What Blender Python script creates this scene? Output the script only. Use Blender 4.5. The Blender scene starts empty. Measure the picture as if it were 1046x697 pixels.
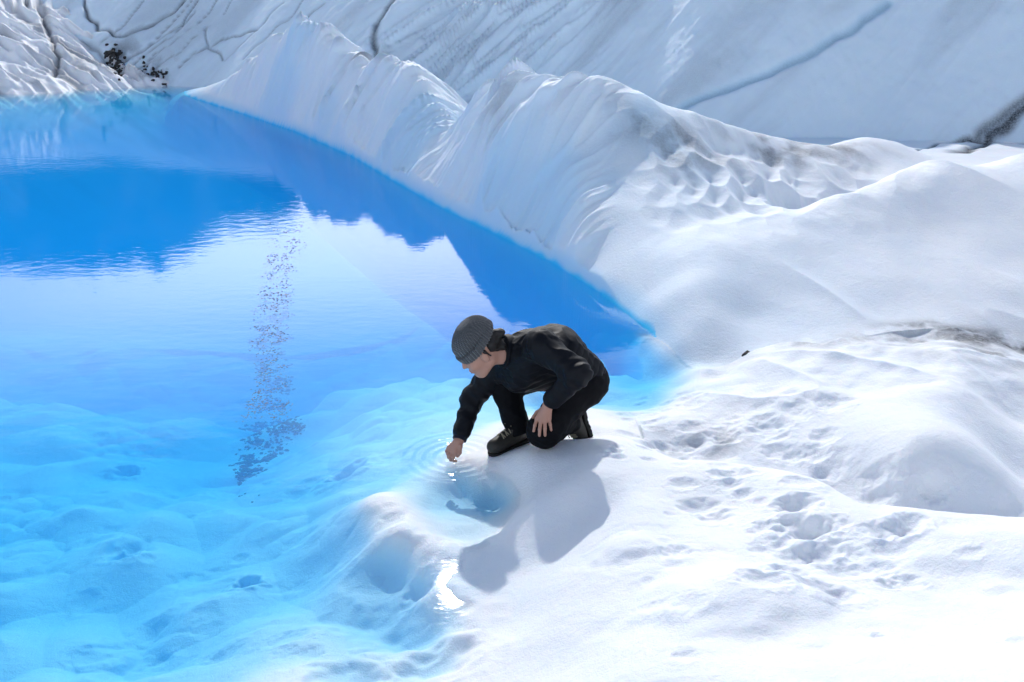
import bpy, math, random
import numpy as np
from mathutils import Vector, Matrix

random.seed(7)
RNG = np.random.default_rng(11)
C = bpy.context.scene.collection
R = math.radians

# ------------------------------------------------------------------ camera
F = 1000.0                      # focal length in photo pixels (photo 1046 x 697)
PITCH = R(21.0)
H = 2.4                         # eye height above the water (water is z = 0)
CP, SP = math.cos(PITCH), math.sin(PITCH)


def ray(u, v):
    a, b = (u - 523.0) / F, (v - 348.5) / F
    return np.array([a, CP - b * SP, -SP - b * CP])


def pz(u, v, z):
    d = ray(u, v)
    t = (z - H) / d[2]
    return (d[0] * t, d[1] * t, z)


def py(u, v, y):
    d = ray(u, v)
    t = y / d[1]
    return (d[0] * t, y, H + d[2] * t)


cam = bpy.data.cameras.new('camera')
cam.sensor_width = 36.0
cam.lens = 36.0 * F / 1046.0
cam.clip_start = 0.05
cam.clip_end = 5000
camo = bpy.data.objects.new('camera', cam)
C.objects.link(camo)
camo.location = (0, 0, H)
camo.rotation_euler = (R(90) - PITCH, 0, 0)
bpy.context.scene.camera = camo

# ------------------------------------------------------------------ noise
_perm = np.random.default_rng(3).permutation(512).astype(np.int64)
_ang = np.random.default_rng(4).random(512) * 2 * np.pi
_gx, _gy = np.cos(_ang).astype(np.float32), np.sin(_ang).astype(np.float32)


def perlin(x, y, seed=0):
    xi, yi = np.floor(x), np.floor(y)
    xf, yf = (x - xi).astype(np.float32), (y - yi).astype(np.float32)
    xi, yi = xi.astype(np.int64) + seed * 37, yi.astype(np.int64) + seed * 91

    def h(a, b):
        return _perm[(_perm[a & 511] + b) & 511]
    u = xf * xf * xf * (xf * (xf * 6 - 15) + 10)
    v = yf * yf * yf * (yf * (yf * 6 - 15) + 10)
    h00, h10, h01, h11 = h(xi, yi), h(xi + 1, yi), h(xi, yi + 1), h(xi + 1, yi + 1)
    n00 = _gx[h00] * xf + _gy[h00] * yf
    n10 = _gx[h10] * (xf - 1) + _gy[h10] * yf
    n01 = _gx[h01] * xf + _gy[h01] * (yf - 1)
    n11 = _gx[h11] * (xf - 1) + _gy[h11] * (yf - 1)
    a = n00 + u * (n10 - n00)
    b = n01 + u * (n11 - n01)
    return (a + v * (b - a)) * 1.5


def fbm(x, y, octv=4, seed=0, gain=0.5):
    s, a, f = 0, 1.0, 1.0
    for k in range(octv):
        s = s + a * perlin(x * f, y * f, seed + k)
        a *= gain
        f *= 2.03
    return s


def worley(x, y, seed=0):
    xi, yi = np.floor(x).astype(np.int64), np.floor(y).astype(np.int64)
    best = np.full(x.shape, 9.0, np.float32)
    second = np.full(x.shape, 9.0, np.float32)
    for dx in (-1, 0, 1):
        for dy in (-1, 0, 1):
            cx, cy = xi + dx, yi + dy
            hh = _perm[(_perm[(cx + seed * 17) & 511] + cy) & 511]
            px = cx + 0.5 + 0.42 * _gx[hh]
            pyy = cy + 0.5 + 0.42 * _gy[hh]
            d = ((px - x) ** 2 + (pyy - y) ** 2).astype(np.float32)
            second = np.minimum(second, np.maximum(best, d))
            best = np.minimum(best, d)
    return np.sqrt(best), np.sqrt(second)


def sstep(a, b, x):
    t = np.clip((x - a) / (b - a), 0, 1)
    return t * t * (3 - 2 * t)


# ------------------------------------------------------------------ terrain control
ctrl = []


def add(p):
    ctrl.append(p)


def line(pts, step=0.12):
    for (a, b) in zip(pts[:-1], pts[1:]):
        a, b = np.array(a), np.array(b)
        n = max(1, int(np.linalg.norm((b - a)[:2]) / step))
        for i in range(n):
            add(tuple(a + (b - a) * i / n))
    add(tuple(pts[-1]))


# water line along the foot of the ridge
WL_px = [(186, 97), (250, 117), (300, 134), (360, 160), (400, 184), (450, 212), (500, 236), (560, 266), (610, 297),
         (660, 336), (690, 358), (716, 376)]
WL = [pz(u, v, 0.0) for u, v in WL_px]
line(WL, 0.2)
# the foot below water: the ice plunges
foot, foot2 = [], []
for i, p in enumerate(WL):
    a, b = np.array(WL[max(0, i - 1)]), np.array(WL[min(len(WL) - 1, i + 1)])
    d = (b - a)[:2]
    d /= np.linalg.norm(d)
    n = np.array([d[1], -d[0]])
    if n[0] > 0:
        n = -n
    k = max(0.0, min(1.0, (11.2 - i) / 3.5))
    foot.append((p[0] + n[0] * 0.3, p[1] + n[1] * 0.3, -0.4 * k - 0.05))
    foot2.append((p[0] + n[0] * 0.8, p[1] + n[1] * 0.8, -0.9 * k - 0.08))
line(foot, 0.25)
line(foot2, 0.4)

# ridge one (far) and ridge two (middle) crests
R1 = [py(u, v, y) for u, v, y in [(178, 99, 20.3), (205, 94, 19.3), (232, 82, 18.6), (262, 60, 17.8), (282, 47, 17.2), (300, 36, 16.5), (325, 38, 15.85),
                                  (343, 52, 15.3), (365, 64, 14.6), (384, 76, 14.0), (405, 68, 13.35), (428, 79, 12.7), (445, 99, 12.35), (470, 124, 11.75)]]
R2 = [py(u, v, y) for u, v, y in [(470, 124, 12.0), (492, 98, 11.3), (515, 84, 10.75), (545, 82, 10.15), (575, 86, 9.75), (600, 83, 9.5), (625, 92, 9.35),
                                  (650, 100, 9.3), (700, 113, 9.4), (760, 128, 9.6), (800, 140, 9.7), (835, 152, 9.9), (872, 150, 10.2), (925, 166, 10.4)]]
line(R1, 0.15)
line(R2, 0.15)
for L, dz in ((R1, 0.9), (R2, 0.75)):
    back = [(p[0] + 0.75, p[1] + 0.65, max(0.12, p[2] - dz * 0.75)) for p in L]
    line(back[1:], 0.4)
    back = [(p[0] + 1.6, p[1] + 1.4, 0.1) for p in L]
    line(back[1:], 0.6)
# faces
for u, v, y in [(610, 215, 8.15), (645, 190, 8.35), (650, 260, 7.4), (665, 300, 6.85), (690, 200, 8.1)]:
    add(py(u, v, y))
# hollow between ridge two and the near mound
for u, v, y in [(740, 190, 8.4), (800, 190, 8.7), (850, 180, 9.0), (720, 225, 7.75), (770, 215, 8.0), (700, 262, 7.05), (690, 300, 6.6),
                (900, 172, 9.3), (790, 160, 9.3), (740, 150, 9.2)]:
    add(py(u, v, y))
# mound three
M3 = [py(u, v, y) for u, v, y in [(728, 325, 6.25), (745, 285, 6.75), (780, 243, 7.3), (830, 213, 7.7), (890, 186, 8.15), (930, 170, 8.4), (962, 164, 8.5),
                                  (1000, 170, 8.5), (1046, 159, 8.5), (1150, 150, 8.3), (1300, 150, 8.3)]]
line(M3, 0.2)
line([(p[0] + 0.1, p[1] + 0.55, p[2] - 0.26) for p in M3[3:]], 0.3)
line([(p[0] + 0.3, p[1] + 2.2, 0.15) for p in M3[5:]], 0.6)
M3B = [py(u, v, y) for u, v, y in [(722, 374, 5.85), (760, 366, 5.85), (800, 357, 5.85), (860, 347, 5.9), (910, 338, 6.0), (960, 334, 6.05),
                                   (1000, 345, 5.95), (1046, 362, 5.85), (1150, 370, 5.8), (1300, 370, 5.8)]]
line(M3B, 0.15)
for u, v, y in [(760, 325, 6.35), (850, 290, 6.65), (950, 300, 6.5), (1046, 300, 6.5), (860, 240, 7.3), (950, 225, 7.5), (1046, 225, 7.5), (1200, 280, 6.8)]:
    add(py(u, v, y))
# mid hump
MH = [py(u, v, y) for u, v, y in [(726, 388, 5.62), (768, 377, 5.5), (810, 371, 5.45), (850, 362, 5.4), (900, 361, 5.45), (950, 356, 5.5), (1000, 362, 5.4),
                                  (1046, 376, 5.3), (1150, 390, 5.2), (1300, 400, 5.2)]]
line(MH, 0.15)
for u, v, z in [(745, 430, .1), (800, 420, .17), (850, 420, .22), (900, 400, .26), (950, 410, .30), (985, 395, .31), (978, 440, .31), (1005, 480, .25),
                (1046, 430, .10), (1046, 490, .08), (1020, 420, .17),
                (740, 462, .06), (800, 465, .10), (850, 470, .14), (930, 470, .26), (960, 500, .17), (700, 440, .05), (880, 495, .11), (1150, 440, .2)]:
    add(pz(u, v, z))
# edge of the foreground bank and the trough behind it
FE = [pz(u, v, z) for u, v, z in [(640, 447, .09), (690, 471, .12), (740, 476, .16), (800, 484, .2), (850, 500, .24), (885, 514, .27), (960, 525, .29), (1046, 529, .33), (1200, 540, .4)]]
line(FE, 0.12)
line([(p[0], p[1] + 0.22, p[2] - 0.1 - 0.02 * i) for i, p in enumerate(FE[1:])], 0.2)
# foreground bank
for u, v, z in [(700, 520, .2), (760, 520, .24), (700, 570, .3), (800, 560, .32), (900, 570, .36), (1000, 570, .40),
                (680, 530, .22), (670, 600, .31), (800, 640, .42), (950, 650, .48), (1046, 620, .48), (640, 680, .36), (760, 697, .45), (900, 697, .52), (1046, 697, .58),
                (560, 695, .2), (515, 695, .08)]:
    add(pz(u, v, z))
# rim of the near hollow, the shaded drop under it and the lit rise beyond
line([pz(u, v, z) for u, v, z in [(508, 556, .025), (530, 534, .08), (552, 514, .14), (580, 501, .175), (620, 495, .195), (655, 490, .2)]], 0.06)
for u, v, z in [(472, 580, .0), (452, 605, .0), (480, 605, .0), (510, 600, .005), (540, 588, .02), (565, 560, .055), (595, 540, .10), (625, 522, .15), (515, 640, .01), (480, 640, .0), (495, 670, .04),
                (655, 520, .21), (625, 550, .20), (590, 590, .17), (555, 640, .14), (650, 560, .25), (620, 610, .25), (585, 660, .22)]:
    add(pz(u, v, z))
# under the kneeling person
line([(0.06, 4.60, .045), (-0.03, 4.56, .035), (-0.12, 4.50, .03)], 0.05)
for x, y, z in [(.16, 4.40, .125), (.20, 4.46, .125), (.12, 4.36, .115), (.36, 4.66, .05), (.42, 4.72, .05), (.30, 4.57, .10), (.34, 4.40, .14), (.45, 4.5, .13), (.0, 4.40, .07),
                (.05, 4.30, .09), (.25, 4.25, .14), (.5, 4.75, .08)]:
    add((x, y, z))
# shore line
line([pz(u, v, 0.0) for u, v in [(716, 376), (705, 398), (690, 418), (655, 432), (628, 428), (600, 418), (560, 426), (515, 436), (488, 462), (474, 472), (490, 483),
                                 (515, 485), (531, 497), (532, 518), (516, 538), (500, 556)]], 0.08)
# small bowl beside the person
for u, v, z in [(495, 508, -.09), (475, 500, -.10), (455, 505, -.10), (470, 530, -.08), (440, 520, -.07), (510, 500, -.07), (480, 548, -.06), (505, 530, -.05), (455, 548, -.05)]:
    add(pz(u, v, z))
# edge of the under-water shelf and the drop behind it
LEDGE = [pz(u, v, z) for u, v, z in [(-150, 405, -.82), (0, 411, -.8), (40, 417, -.8), (95, 415, -.8), (128, 421, -.8), (155, 430, -.82), (182, 424, -.82), (210, 426, -.85), (240, 444, -.9), (280, 438, -.85), (310, 424, -.8), (335, 408, -.78)]]
line(LEDGE, .2)
line([(p[0] + .02, p[1] + .35, p[2] - .26) for p in LEDGE], .3)
line([(p[0] - .1, p[1] + 2.0, p[2] - .34) for p in LEDGE], .5)
# slush rim
line([pz(u, v, z) for u, v, z in [(372, 512, -.03), (385, 535, -.02), (405, 556, -.01), (440, 570, .004), (480, 574, .008)]], 0.07)
# shallow and deep floor
for u, v, z in [(0, 690, -.34), (120, 690, -.32), (200, 670, -.30), (260, 692, -.07), (350, 690, -.05), (300, 650, -.17), (420, 690, -.06), (345, 640, -.2),
                (0, 640, -.42), (120, 640, -.42), (0, 600, -.42), (120, 590, -.42), (250, 600, -.34), (330, 580, -.3), (385, 600, -.13), (370, 640, -.17), (428, 640, -.10),
                (440, 590, -.05), (405, 575, -.08),
                (0, 520, -.6), (120, 520, -.58), (240, 510, -.7), (330, 510, -.42), (360, 470, -.35), (420, 480, -.16), (445, 455, -.12),
                (280, 455, -.85), (330, 440, -.7), (380, 430, -.45), (420, 430, -.3), (450, 415, -.3),
            (430, 385, -.6), (480, 390, -.45),
            (612, 372, -.24), (645, 380, -.2), (675, 386, -.15), (698, 394, -.07), (600, 398, -.18), (635, 405, -.14), (668, 410, -.07), (620, 416, -.07), (585, 385, -.26), (570, 365, -.5), (550, 395, -.18), (520, 400, -.2), (500, 425, -.1)]:
    add(pz(u, v, z))
for x, y, z in [(-8, 12, -1.9), (-12, 16, -2.0), (-9, 17, -2.0), (-7, 17, -1.9), (-12, 20, -1.8), (-9, 20, -1.8), (-4.5, 9, -1.25), (-6.5, 14, -2.1), (-9, 14, -2.2), (-2.5, 9.5, -1.3), (-7, 7, -1.2), (-4, 4.5, -.7),
                (-4, 3, -.4), (-6, 3, .1), (-8, 5, -.3), (-11, 8, .2), (-14, 12, .2), (-18, 16, .4), (-14, 20, -.3), (-10, 3, .6), (-3, 1.8, -.05), (-1.5, 1.9, .0),
                (-.5, 1.7, .2), (.5, 1.7, .45), (1.5, 1.4, .65), (3, 1.6, .7), (0, .9, .72), (0, .2, .8), (-1.5, 1.0, .4), (3, .3, .85), (-3, .3, .4), (5, 3, .5), (7, 5, .5), (9, 6, .6)]:
    add((x, y, z))

ctrl = np.array(ctrl, np.float64)
# drop near duplicates
keep = []
for i in range(len(ctrl)):
    ok = True
    if keep:
        d = np.hypot(ctrl[keep, 0] - ctrl[i, 0], ctrl[keep, 1] - ctrl[i, 1])
        ok = d.min() > 0.03
    if ok:
        keep.append(i)
ctrl = ctrl[keep]
N = len(ctrl)
EPS = 0.12 ** 2
D = np.sqrt((ctrl[:, None, 0] - ctrl[None, :, 0]) ** 2 + (ctrl[:, None, 1] - ctrl[None, :, 1]) ** 2 + EPS)
A = np.zeros((N + 3, N + 3))
A[:N, :N] = D - 0.004 * np.eye(N)
A[:N, N] = 1
A[:N, N + 1:] = ctrl[:, :2]
A[N:, :N] = A[:N, N:].T
rhs = np.zeros(N + 3)
rhs[:N] = ctrl[:, 2]
W = np.linalg.solve(A, rhs)


def rbf(x, y):
    out = np.empty(x.size, np.float32)
    xf, yf = x.ravel().astype(np.float32), y.ravel().astype(np.float32)
    cx, cy, w = ctrl[:, 0].astype(np.float32), ctrl[:, 1].astype(np.float32), W[:N].astype(np.float32)
    for s in range(0, x.size, 20000):
        e = slice(s, s + 20000)
        d = (xf[e, None] - cx) ** 2
        d += (yf[e, None] - cy) ** 2
        d += np.float32(EPS)
        np.sqrt(d, out=d)
        out[e] = d @ w + W[N] + W[N + 1] * xf[e] + W[N + 2] * yf[e]
    return out.reshape(x.shape)


# ------------------------------------------------------------------ grid
rr = np.concatenate([np.geomspace(0.35, 2.4, 70, endpoint=False), np.geomspace(2.4, 11.5, 1000, endpoint=False),
                     np.geomspace(11.5, 27, 420, endpoint=False), np.geomspace(27, 120, 90)])
aa = np.radians(np.concatenate([np.linspace(-70, -34, 70, endpoint=False), np.linspace(-34, 34, 1050, endpoint=False), np.linspace(34, 70, 70)]))
nr, na = len(rr), len(aa)


def upsample(idx_r, idx_a, vals):
    # bilinear on irregular index sub-grids
    fr = np.interp(np.arange(nr), idx_r, np.arange(len(idx_r)))
    fa = np.interp(np.arange(na), idx_a, np.arange(len(idx_a)))
    i0 = np.minimum(fr.astype(int), len(idx_r) - 2)
    j0 = np.minimum(fa.astype(int), len(idx_a) - 2)
    tr = (fr - i0)[:, None].astype(np.float32)
    ta = (fa - j0)[None, :].astype(np.float32)
    rows = vals[i0] * (1 - tr) + vals[i0 + 1] * tr
    return rows[:, j0] * (1 - ta) + rows[:, j0 + 1] * ta


sub_r = np.unique(np.append(np.arange(0, nr, 4), nr - 1))
sub_a = np.unique(np.append(np.arange(0, na, 4), na - 1))
Xc = rr[sub_r][:, None] * np.sin(aa[sub_a])[None, :]
Yc = rr[sub_r][:, None] * np.cos(aa[sub_a])[None, :]
Zr = upsample(sub_r, sub_a, rbf(Xc, Yc))
X = (rr[:, None] * np.sin(aa)[None, :]).astype(np.float32)
Y = (rr[:, None] * np.cos(aa)[None, :]).astype(np.float32)

# far slope: a steep shaded ice wall whose foot runs from far left to near right
B0, B1 = np.array([-9.0, 21.8]), np.array([9.0, 13.2])
bd = (B1 - B0) / np.linalg.norm(B1 - B0)
bn = np.array([-bd[1], bd[0]])


def far_coords(x, y):
    s = (x - B0[0]) * bd[0] + (y - B0[1]) * bd[1]
    d = (x - B0[0]) * bn[0] + (y - B0[1]) * bn[1]
    return s, d


def far_height(x, y, detail=True):
    s, d = far_coords(x, y)
    wob = 0.5 * perlin(s * 0.25, s * 0 + 3.3, 5) + 0.25 * perlin(s * 0.6, d * 0.2, 6)
    dd = d + wob
    cap = 2.5 + 0.06 * np.maximum(s, 0) + 0.35 * perlin(s * 0.2, d * 0.12, 9)
    z = dd * (0.86 + 0.012 * np.clip(s - 9, 0, 14)) + 0.10 * perlin(s * 0.35, d * 0.3, 7)
    z = np.where(z > cap * 0.6, cap * 0.6 + cap * 0.5 * (1 - np.exp(-(z - cap * 0.6) / (cap * 0.5))), z)
    z = z + np.maximum(d - 5, 0) * 0.015
    if detail:
        # sharp flutes that run down the slope
        q = s * 2.1 - d * 1.35 + 0.4 * perlin(s * 0.7, d * 0.5, 15)
        m = np.exp(-((s - 7.6 - 0.7 * d) / 2.4) ** 2) + 0.07
        rid = 1 - np.abs(perlin(q, d * 0.35, 12)) * 2.2
        rid2 = 1 - np.abs(perlin(q * 2.3, d * 0.9, 13)) * 2.2
        z = z + m * (0.15 * np.maximum(rid, 0) ** 3 + 0.09 * np.maximum(rid2, 0) ** 3)
        z = z + 0.02 * fbm(s * 1.2, d * 1.2, 4, 21) + 0.008 * fbm(s * 6, d * 6, 2, 23)
    return z


def left_height(x, y, detail=True):
    # sunlit bank at the far left
    t = (y - 20.9 - 0.12 * (x + 10)) + 0.25 * perlin(x * 0.5, y * 0.3, 31)
    z = 0.27 * t + 0.12 * np.maximum(-8.6 - x, -3)
    z = np.where(z > 2.6, 2.6 + (z - 2.6) * 0.55, z)
    if detail:
        q = (y * 0.9 + x * 0.75) * 1.0
        p = (x * 0.9 - y * 0.5)
        rid = 1 - np.abs(perlin(q * 1.4 + 0.6 * perlin(p * 0.5, q * 0.5, 44), p * 0.22, 41)) * 2.0
        rid2 = 1 - np.abs(perlin(q * 3.7, p * 0.6, 42)) * 2.0
        z = z + sstep(-.4, .15, z) * (0.16 * np.maximum(rid, 0) ** 1.5 + 0.10 * np.maximum(rid2, 0) ** 1.5 + 0.05 * fbm(x * 1.5, y * 1.5, 4, 43))
    return z


# coarse height for planting marks where they lie on the ice
def coarse(x, y):
    x, y = np.atleast_1d(np.asarray(x, np.float32)), np.atleast_1d(np.asarray(y, np.float32))
    z = rbf(x, y)
    zf = np.where(y > 11, np.maximum(far_height(x, y, False), left_height(x, y, False)), -9)
    return np.maximum(z, zf)


def hit(u, v, y0=2.2, y1=40):
    d = ray(u, v)
    ys = np.geomspace(y0, y1, 900)
    t = ys / d[1]
    z = H + d[2] * t
    g = coarse(d[0] * t, ys)
    k = np.argmax(g > z)
    if g[k] <= z[k]:
        k = len(ys) - 1
    return (d[0] * t[k], ys[k])


def seg_dist(pts, x, y):
    best = np.full(x.shape, 99.0, np.float32)
    for (a, b) in zip(pts[:-1], pts[1:]):
        ax, ay, bx, by = a[0], a[1], b[0], b[1]
        dx, dy = bx - ax, by - ay
        L = dx * dx + dy * dy + 1e-9
        t = np.clip(((x - ax) * dx + (y - ay) * dy) / L, 0, 1)
        best = np.minimum(best, np.hypot(x - ax - t * dx, y - ay - t * dy))
    return best


rows_far = slice(int(np.searchsorted(rr, 11.0)), nr)
Zf = np.full_like(X, -9.0)
Zl = np.full_like(X, -9.0)
Zf[rows_far] = far_height(X[rows_far], Y[rows_far])
Zl[rows_far] = left_height(X[rows_far], Y[rows_far])

# ridge zone: everything behind the water line / the foot of the mound
curve = sorted([(p[0], p[1]) for p in WL] + [(p[0], p[1]) for p in M3B[1:]], key=lambda p: p[0])
cx = np.array([p[0] for p in curve]); cyv = np.array([p[1] for p in curve])
edgeY = np.interp(X, cx, cyv)
ridge = (Y > edgeY - 0.02) & (X > cx[0] - 0.4)
inr = np.clip((Y - edgeY), 0, 9)

Z = Zr.copy()
# the face leaves the water as a small step
step_ = ridge & (X < 1.0) & (Y < 20)
Z[step_] = Z[step_] + 0.13 * sstep(0, .10, inr[step_]) * sstep(1.0, .4, X[step_]) * (1 + perlin(X[step_] * 2, Y[step_] * 2, 170)) * sstep(2.2, .6, inr[step_]) * sstep(18, 16, Y[step_])
mask_r = ridge & (Zr > 0.03)
# fins and flutes on the ridge, slanting down to the left
ridge_amt = (sstep(0.0, 0.14, inr) * sstep(-0.1, 0.15, Zr) * sstep(0.4, -0.5, X - 0.30 - 0.25 * (Y - 7)) * (1 - .4 * sstep(12, 15.5, Y)) * sstep(-6.0, -4.0, X)).astype(np.float32)
rd = np.array([-0.5, 0.866])
al = X * rd[0] + Y * rd[1]
ac = X * rd[1] - Y * rd[0]
sel = ridge_amt > 0.001
als, acs = al[sel], ac[sel]
q = als * 1.5 + acs * 0.2 + 0.5 * perlin(als * 0.6, acs * 0.8, 52)
f1 = 1 - np.abs(perlin(q, acs * 0.25, 51)) * 2.1
f2 = 1 - np.abs(perlin(q * 2.4 + 5, acs * 0.6, 53)) * 2.1
f3 = 1 - np.abs(perlin(q * 5.3, acs * 1.1, 54)) * 2 + .6 * perlin(q * 11, acs * 3, 57)
gate = .45 + .55 * sstep(-0.25, 0.35, perlin(als * 0.55, acs * 0.7, 55))
qs = als * 2.3 + acs * 0.25 + 0.7 * perlin(als * 0.8, acs * 0.9, 58)
tt = qs - np.floor(qs)
saw = (1 - tt) ** 2.6 * sstep(0, .10, tt) * sstep(-.35, .25, perlin(np.floor(qs) * 3.7, acs * 1.3, 59))
qs = als * 5.1 + acs * 0.5 + 0.8 * perlin(als * 1.2, acs * 1.2, 68)
tt = qs - np.floor(qs)
saw = saw + .20 * (1 - tt) ** 2.4 * sstep(0, .12, tt) * sstep(-.2, .3, perlin(np.floor(qs) * 5.3, acs * 2.1, 69))
big = fbm(als * 0.7, acs * 0.5, 3, 56)
sc1, sc2 = worley(als * 1.9 + .5 * perlin(als, acs, 190), acs * 0.75 + als * .25, 191)
sc3, sc4 = worley(als * 4.3 + .4 * perlin(als * 2, acs * 2, 192), acs * 1.7 + als * .5, 193)
big = big + 2.2 * (np.minimum(sc1, .9) - .45) + .75 * (np.minimum(sc3, .9) - .45)
Z[sel] += ridge_amt[sel] * (gate * (0.27 * saw + 0.16 * np.maximum(f1, 0) ** 3 + 0.12 * np.maximum(f2, 0) ** 3) - 0.09 + 0.010 * f3 + 0.06 * big)

# dimpled snow between the ridge and the mound, and on the right mound
dim = ridge.astype(np.float32) * sstep(0.7, 1.4, X) * sstep(0.05, 0.4, inr)
sel = dim > 0.001
xs, ys = X[sel], Y[sel]
w1, w2 = worley(xs * 4.2 + 0.4 * perlin(xs * 2, ys * 2, 62), ys * 2.9, 61)
hollow = np.exp(-((xs - 2.1 - (ys - 8.3) * 0.4) / 1.1) ** 2 - ((ys - 8.5) / 0.8) ** 2)
Z[sel] += dim[sel] * (hollow * 0.17 * (np.minimum(w1, 0.8) - 0.45) + 0.035 * fbm(xs * 0.8, ys * 0.8, 2, 63) + (0.003 + .012 * hollow) * fbm(xs * 3.5 + ys, ys * 3.5, 3, 64))
# wind-carved grooves over the mound's face
g = 1 - np.abs(perlin(xs * 1.1 + ys * 0.9, (ys - xs) * 0.35, 65)) * 2
Z[sel] += dim[sel] * 0.035 * np.maximum(g, 0) ** 2 * sstep(0.2, 0.8, perlin(xs * 0.6, ys * 0.6, 66) + 0.5)

# snow bank and pool bed detail
low = ~ridge
near_p = 1 - np.exp(-(((X - 0.15) / 0.34) ** 2 + ((Y - 4.52) / 0.28) ** 2) ** 2)
bank = low & (Zr > -0.03)
wgt = sstep(-0.03, 0.06, Zr)
sel = low & (Y < 9) & (np.abs(X) < 8)
xs, ys, zs, npp = X[sel], Y[sel], Zr[sel], near_p[sel]
wb = wgt[sel] * npp
und = 0.040 * fbm(xs * 1.1 + 3, ys * 1.1, 2, 71) + 0.006 * fbm(xs * 4, ys * 4, 2, 72) * .6 + 0.0014 * fbm(xs * 14, ys * 14, 2, 73)
# wind drift streaks on the mid hump
st = 1 - np.abs(perlin(xs * 1.5 + ys * 1.6, (ys * 1.2 - xs) * 0.6, 74)) * 2
hump = sstep(4.3, 4.7, ys - 0.12 * xs) * (xs > 0.7)
und = und + hump * (0.03 * np.maximum(st, 0) ** 2 + 0.02 * fbm(xs * 2.5, ys * 2.5, 3, 75))
Z[sel] += wb * und
# pool bed: rounded lumps with hollows between
wu = (1 - sstep(-0.12, 0.0, zs)) * npp
w1, w2 = worley(xs * 2.3 + 0.35 * perlin(xs * 1.5, ys * 1.5, 82), ys * 2.3 + 0.35 * perlin(xs * 1.5 + 9, ys * 1.5, 83), 81)
v1, v2 = worley(xs * 5.5 + 0.3 * perlin(xs * 4, ys * 4, 85), ys * 5.5, 84)
lump = (0.5 - np.minimum(w1, 0.9)) * 0.17 + 0.10 * fbm(xs * 0.9, ys * 0.9, 3, 86) - 0.10 * np.maximum(v1 - 0.3, 0) * sstep(-.1, .5, perlin(xs * 1.3, ys * 1.3, 87))
lump = lump * (0.26 + 0.30 * sstep(0.0, -0.5, zs))
Z[sel] += wu * (lump + 0.003 * fbm(xs * 6, ys * 6, 3, 88)) - 0.02 * wu
# keep the deep basin under water
Z[low & (Zr < -0.3)] = np.minimum(Z[low & (Zr < -0.3)], -0.1)

# the ridge stands in the pool as a steep wall of clear blue ice
zone = (~ridge) & (Y > 5.0) & (Y < 21) & (X < 1.3) & (np.abs(Y - edgeY) < 2.5)
xs, ys = X[zone], Y[zone]
dW = seg_dist([(p[0], p[1]) for p in WL], xs, ys)
wall_k = 1.0 * sstep(1.05, .45, xs)
lim = .95 - .62 * sstep(-.2, .55, xs)
wall_k = wall_k * (1 - sstep(lim * .6, lim, dW))
cut = -wall_k * (0.5 + 0.5 * sstep(0, .16, dW + .04 * perlin(xs * 3, ys * 3, 160)))
Z[zone] = np.where(dW < 1.0, np.minimum(Z[zone], np.where(wall_k > .04, cut, 9)), Z[zone])

# melt hollows and cups in the snow
pits = []


def cups(u0, u1, v0, v1, n, r0, r1, k=0.45):
    for _ in range(n):
        u, v = random.uniform(u0, u1), random.uniform(v0, v1)
        x, y = hit(u, v, 2.0, 9)
        r = random.uniform(r0, r1)
        pits.append((x, y, r, r * random.uniform(0.5, 1.0) * k, random.uniform(0.9, 1.5)))


cups(770, 930, 530, 615, 34, .025, .065)
cups(690, 960, 480, 540, 26, .03, .06)
cups(640, 1046, 470, 690, 12, .02, .05, .35)
cups(660, 760, 560, 690, 6, .02, .05, .25)
cups(700, 860, 400, 470, 30, .03, .07, .35)
cups(640, 720, 400, 460, 22, .02, .05, .35)
cups(0, 330, 440, 680, 30, .03, .07, .3)
cups(100, 400, 440, 690, 30, .04, .12, .25)
cups(620, 720, 455, 485, 10, .02, .045)
for u, v, r, dp in [(355, 480, .09, .07), (130, 480, .06, .05), (128, 567, .05, .06), (252, 590, .05, .07), (390, 600, .2, .03), (385, 640, .13, .03), (430, 600, .06, .03), (432, 645, .14, .05), (450, 675, .1, .04),
                    (612, 452, .03, .02), (627, 466, .03, .02), (350, 690, .1, .04), (640, 560, .1, -.03), (760, 610, .22, -.05), (1020, 560, .2, -.04)]:
    x, y = hit(u, v, 2.0, 9)
    pits.append((x, y, r, dp, 1.15))
for x, y, r, dp, st in pits:
    i0, i1 = np.searchsorted(rr, [math.hypot(x, y) - 3.2 * r, math.hypot(x, y) + 3.2 * r])
    if abs(x - .15) < .3 and abs(y - 4.5) < .22:
        continue
    a0 = math.atan2(x, y)
    w = 4.5 * r / math.hypot(x, y)
    j0, j1 = np.searchsorted(aa, [a0 - w, a0 + w])
    sx, sy = X[i0:i1, j0:j1] - x, Y[i0:i1, j0:j1] - y
    d2 = (sx / st) ** 2 + sy ** 2
    d2 = d2 * (1 + 0.5 * perlin(sx * 5 / r * .3 + x * 9, sy * 5 / r * .3 + y * 7, 91))
    d2 = d2 / (r * r)
    Z[i0:i1, j0:j1] -= dp * (np.exp(-d2 ** 1.3) - 0.22 * np.exp(-(np.sqrt(np.maximum(d2, 0)) - 1.4) ** 2 * 5))

# merge the far slopes
lab = np.where(ridge, 2, np.where(Z < 0.0, 0, 1)).astype(np.int8)
m = (Zl > Z) & (Y > 15) & (X < -5)
Z = np.where(m, Zl, Z); lab[m] = 4
m = Zf > Z
Z = np.where(m, Zf, Z); lab[m] = 3

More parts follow.
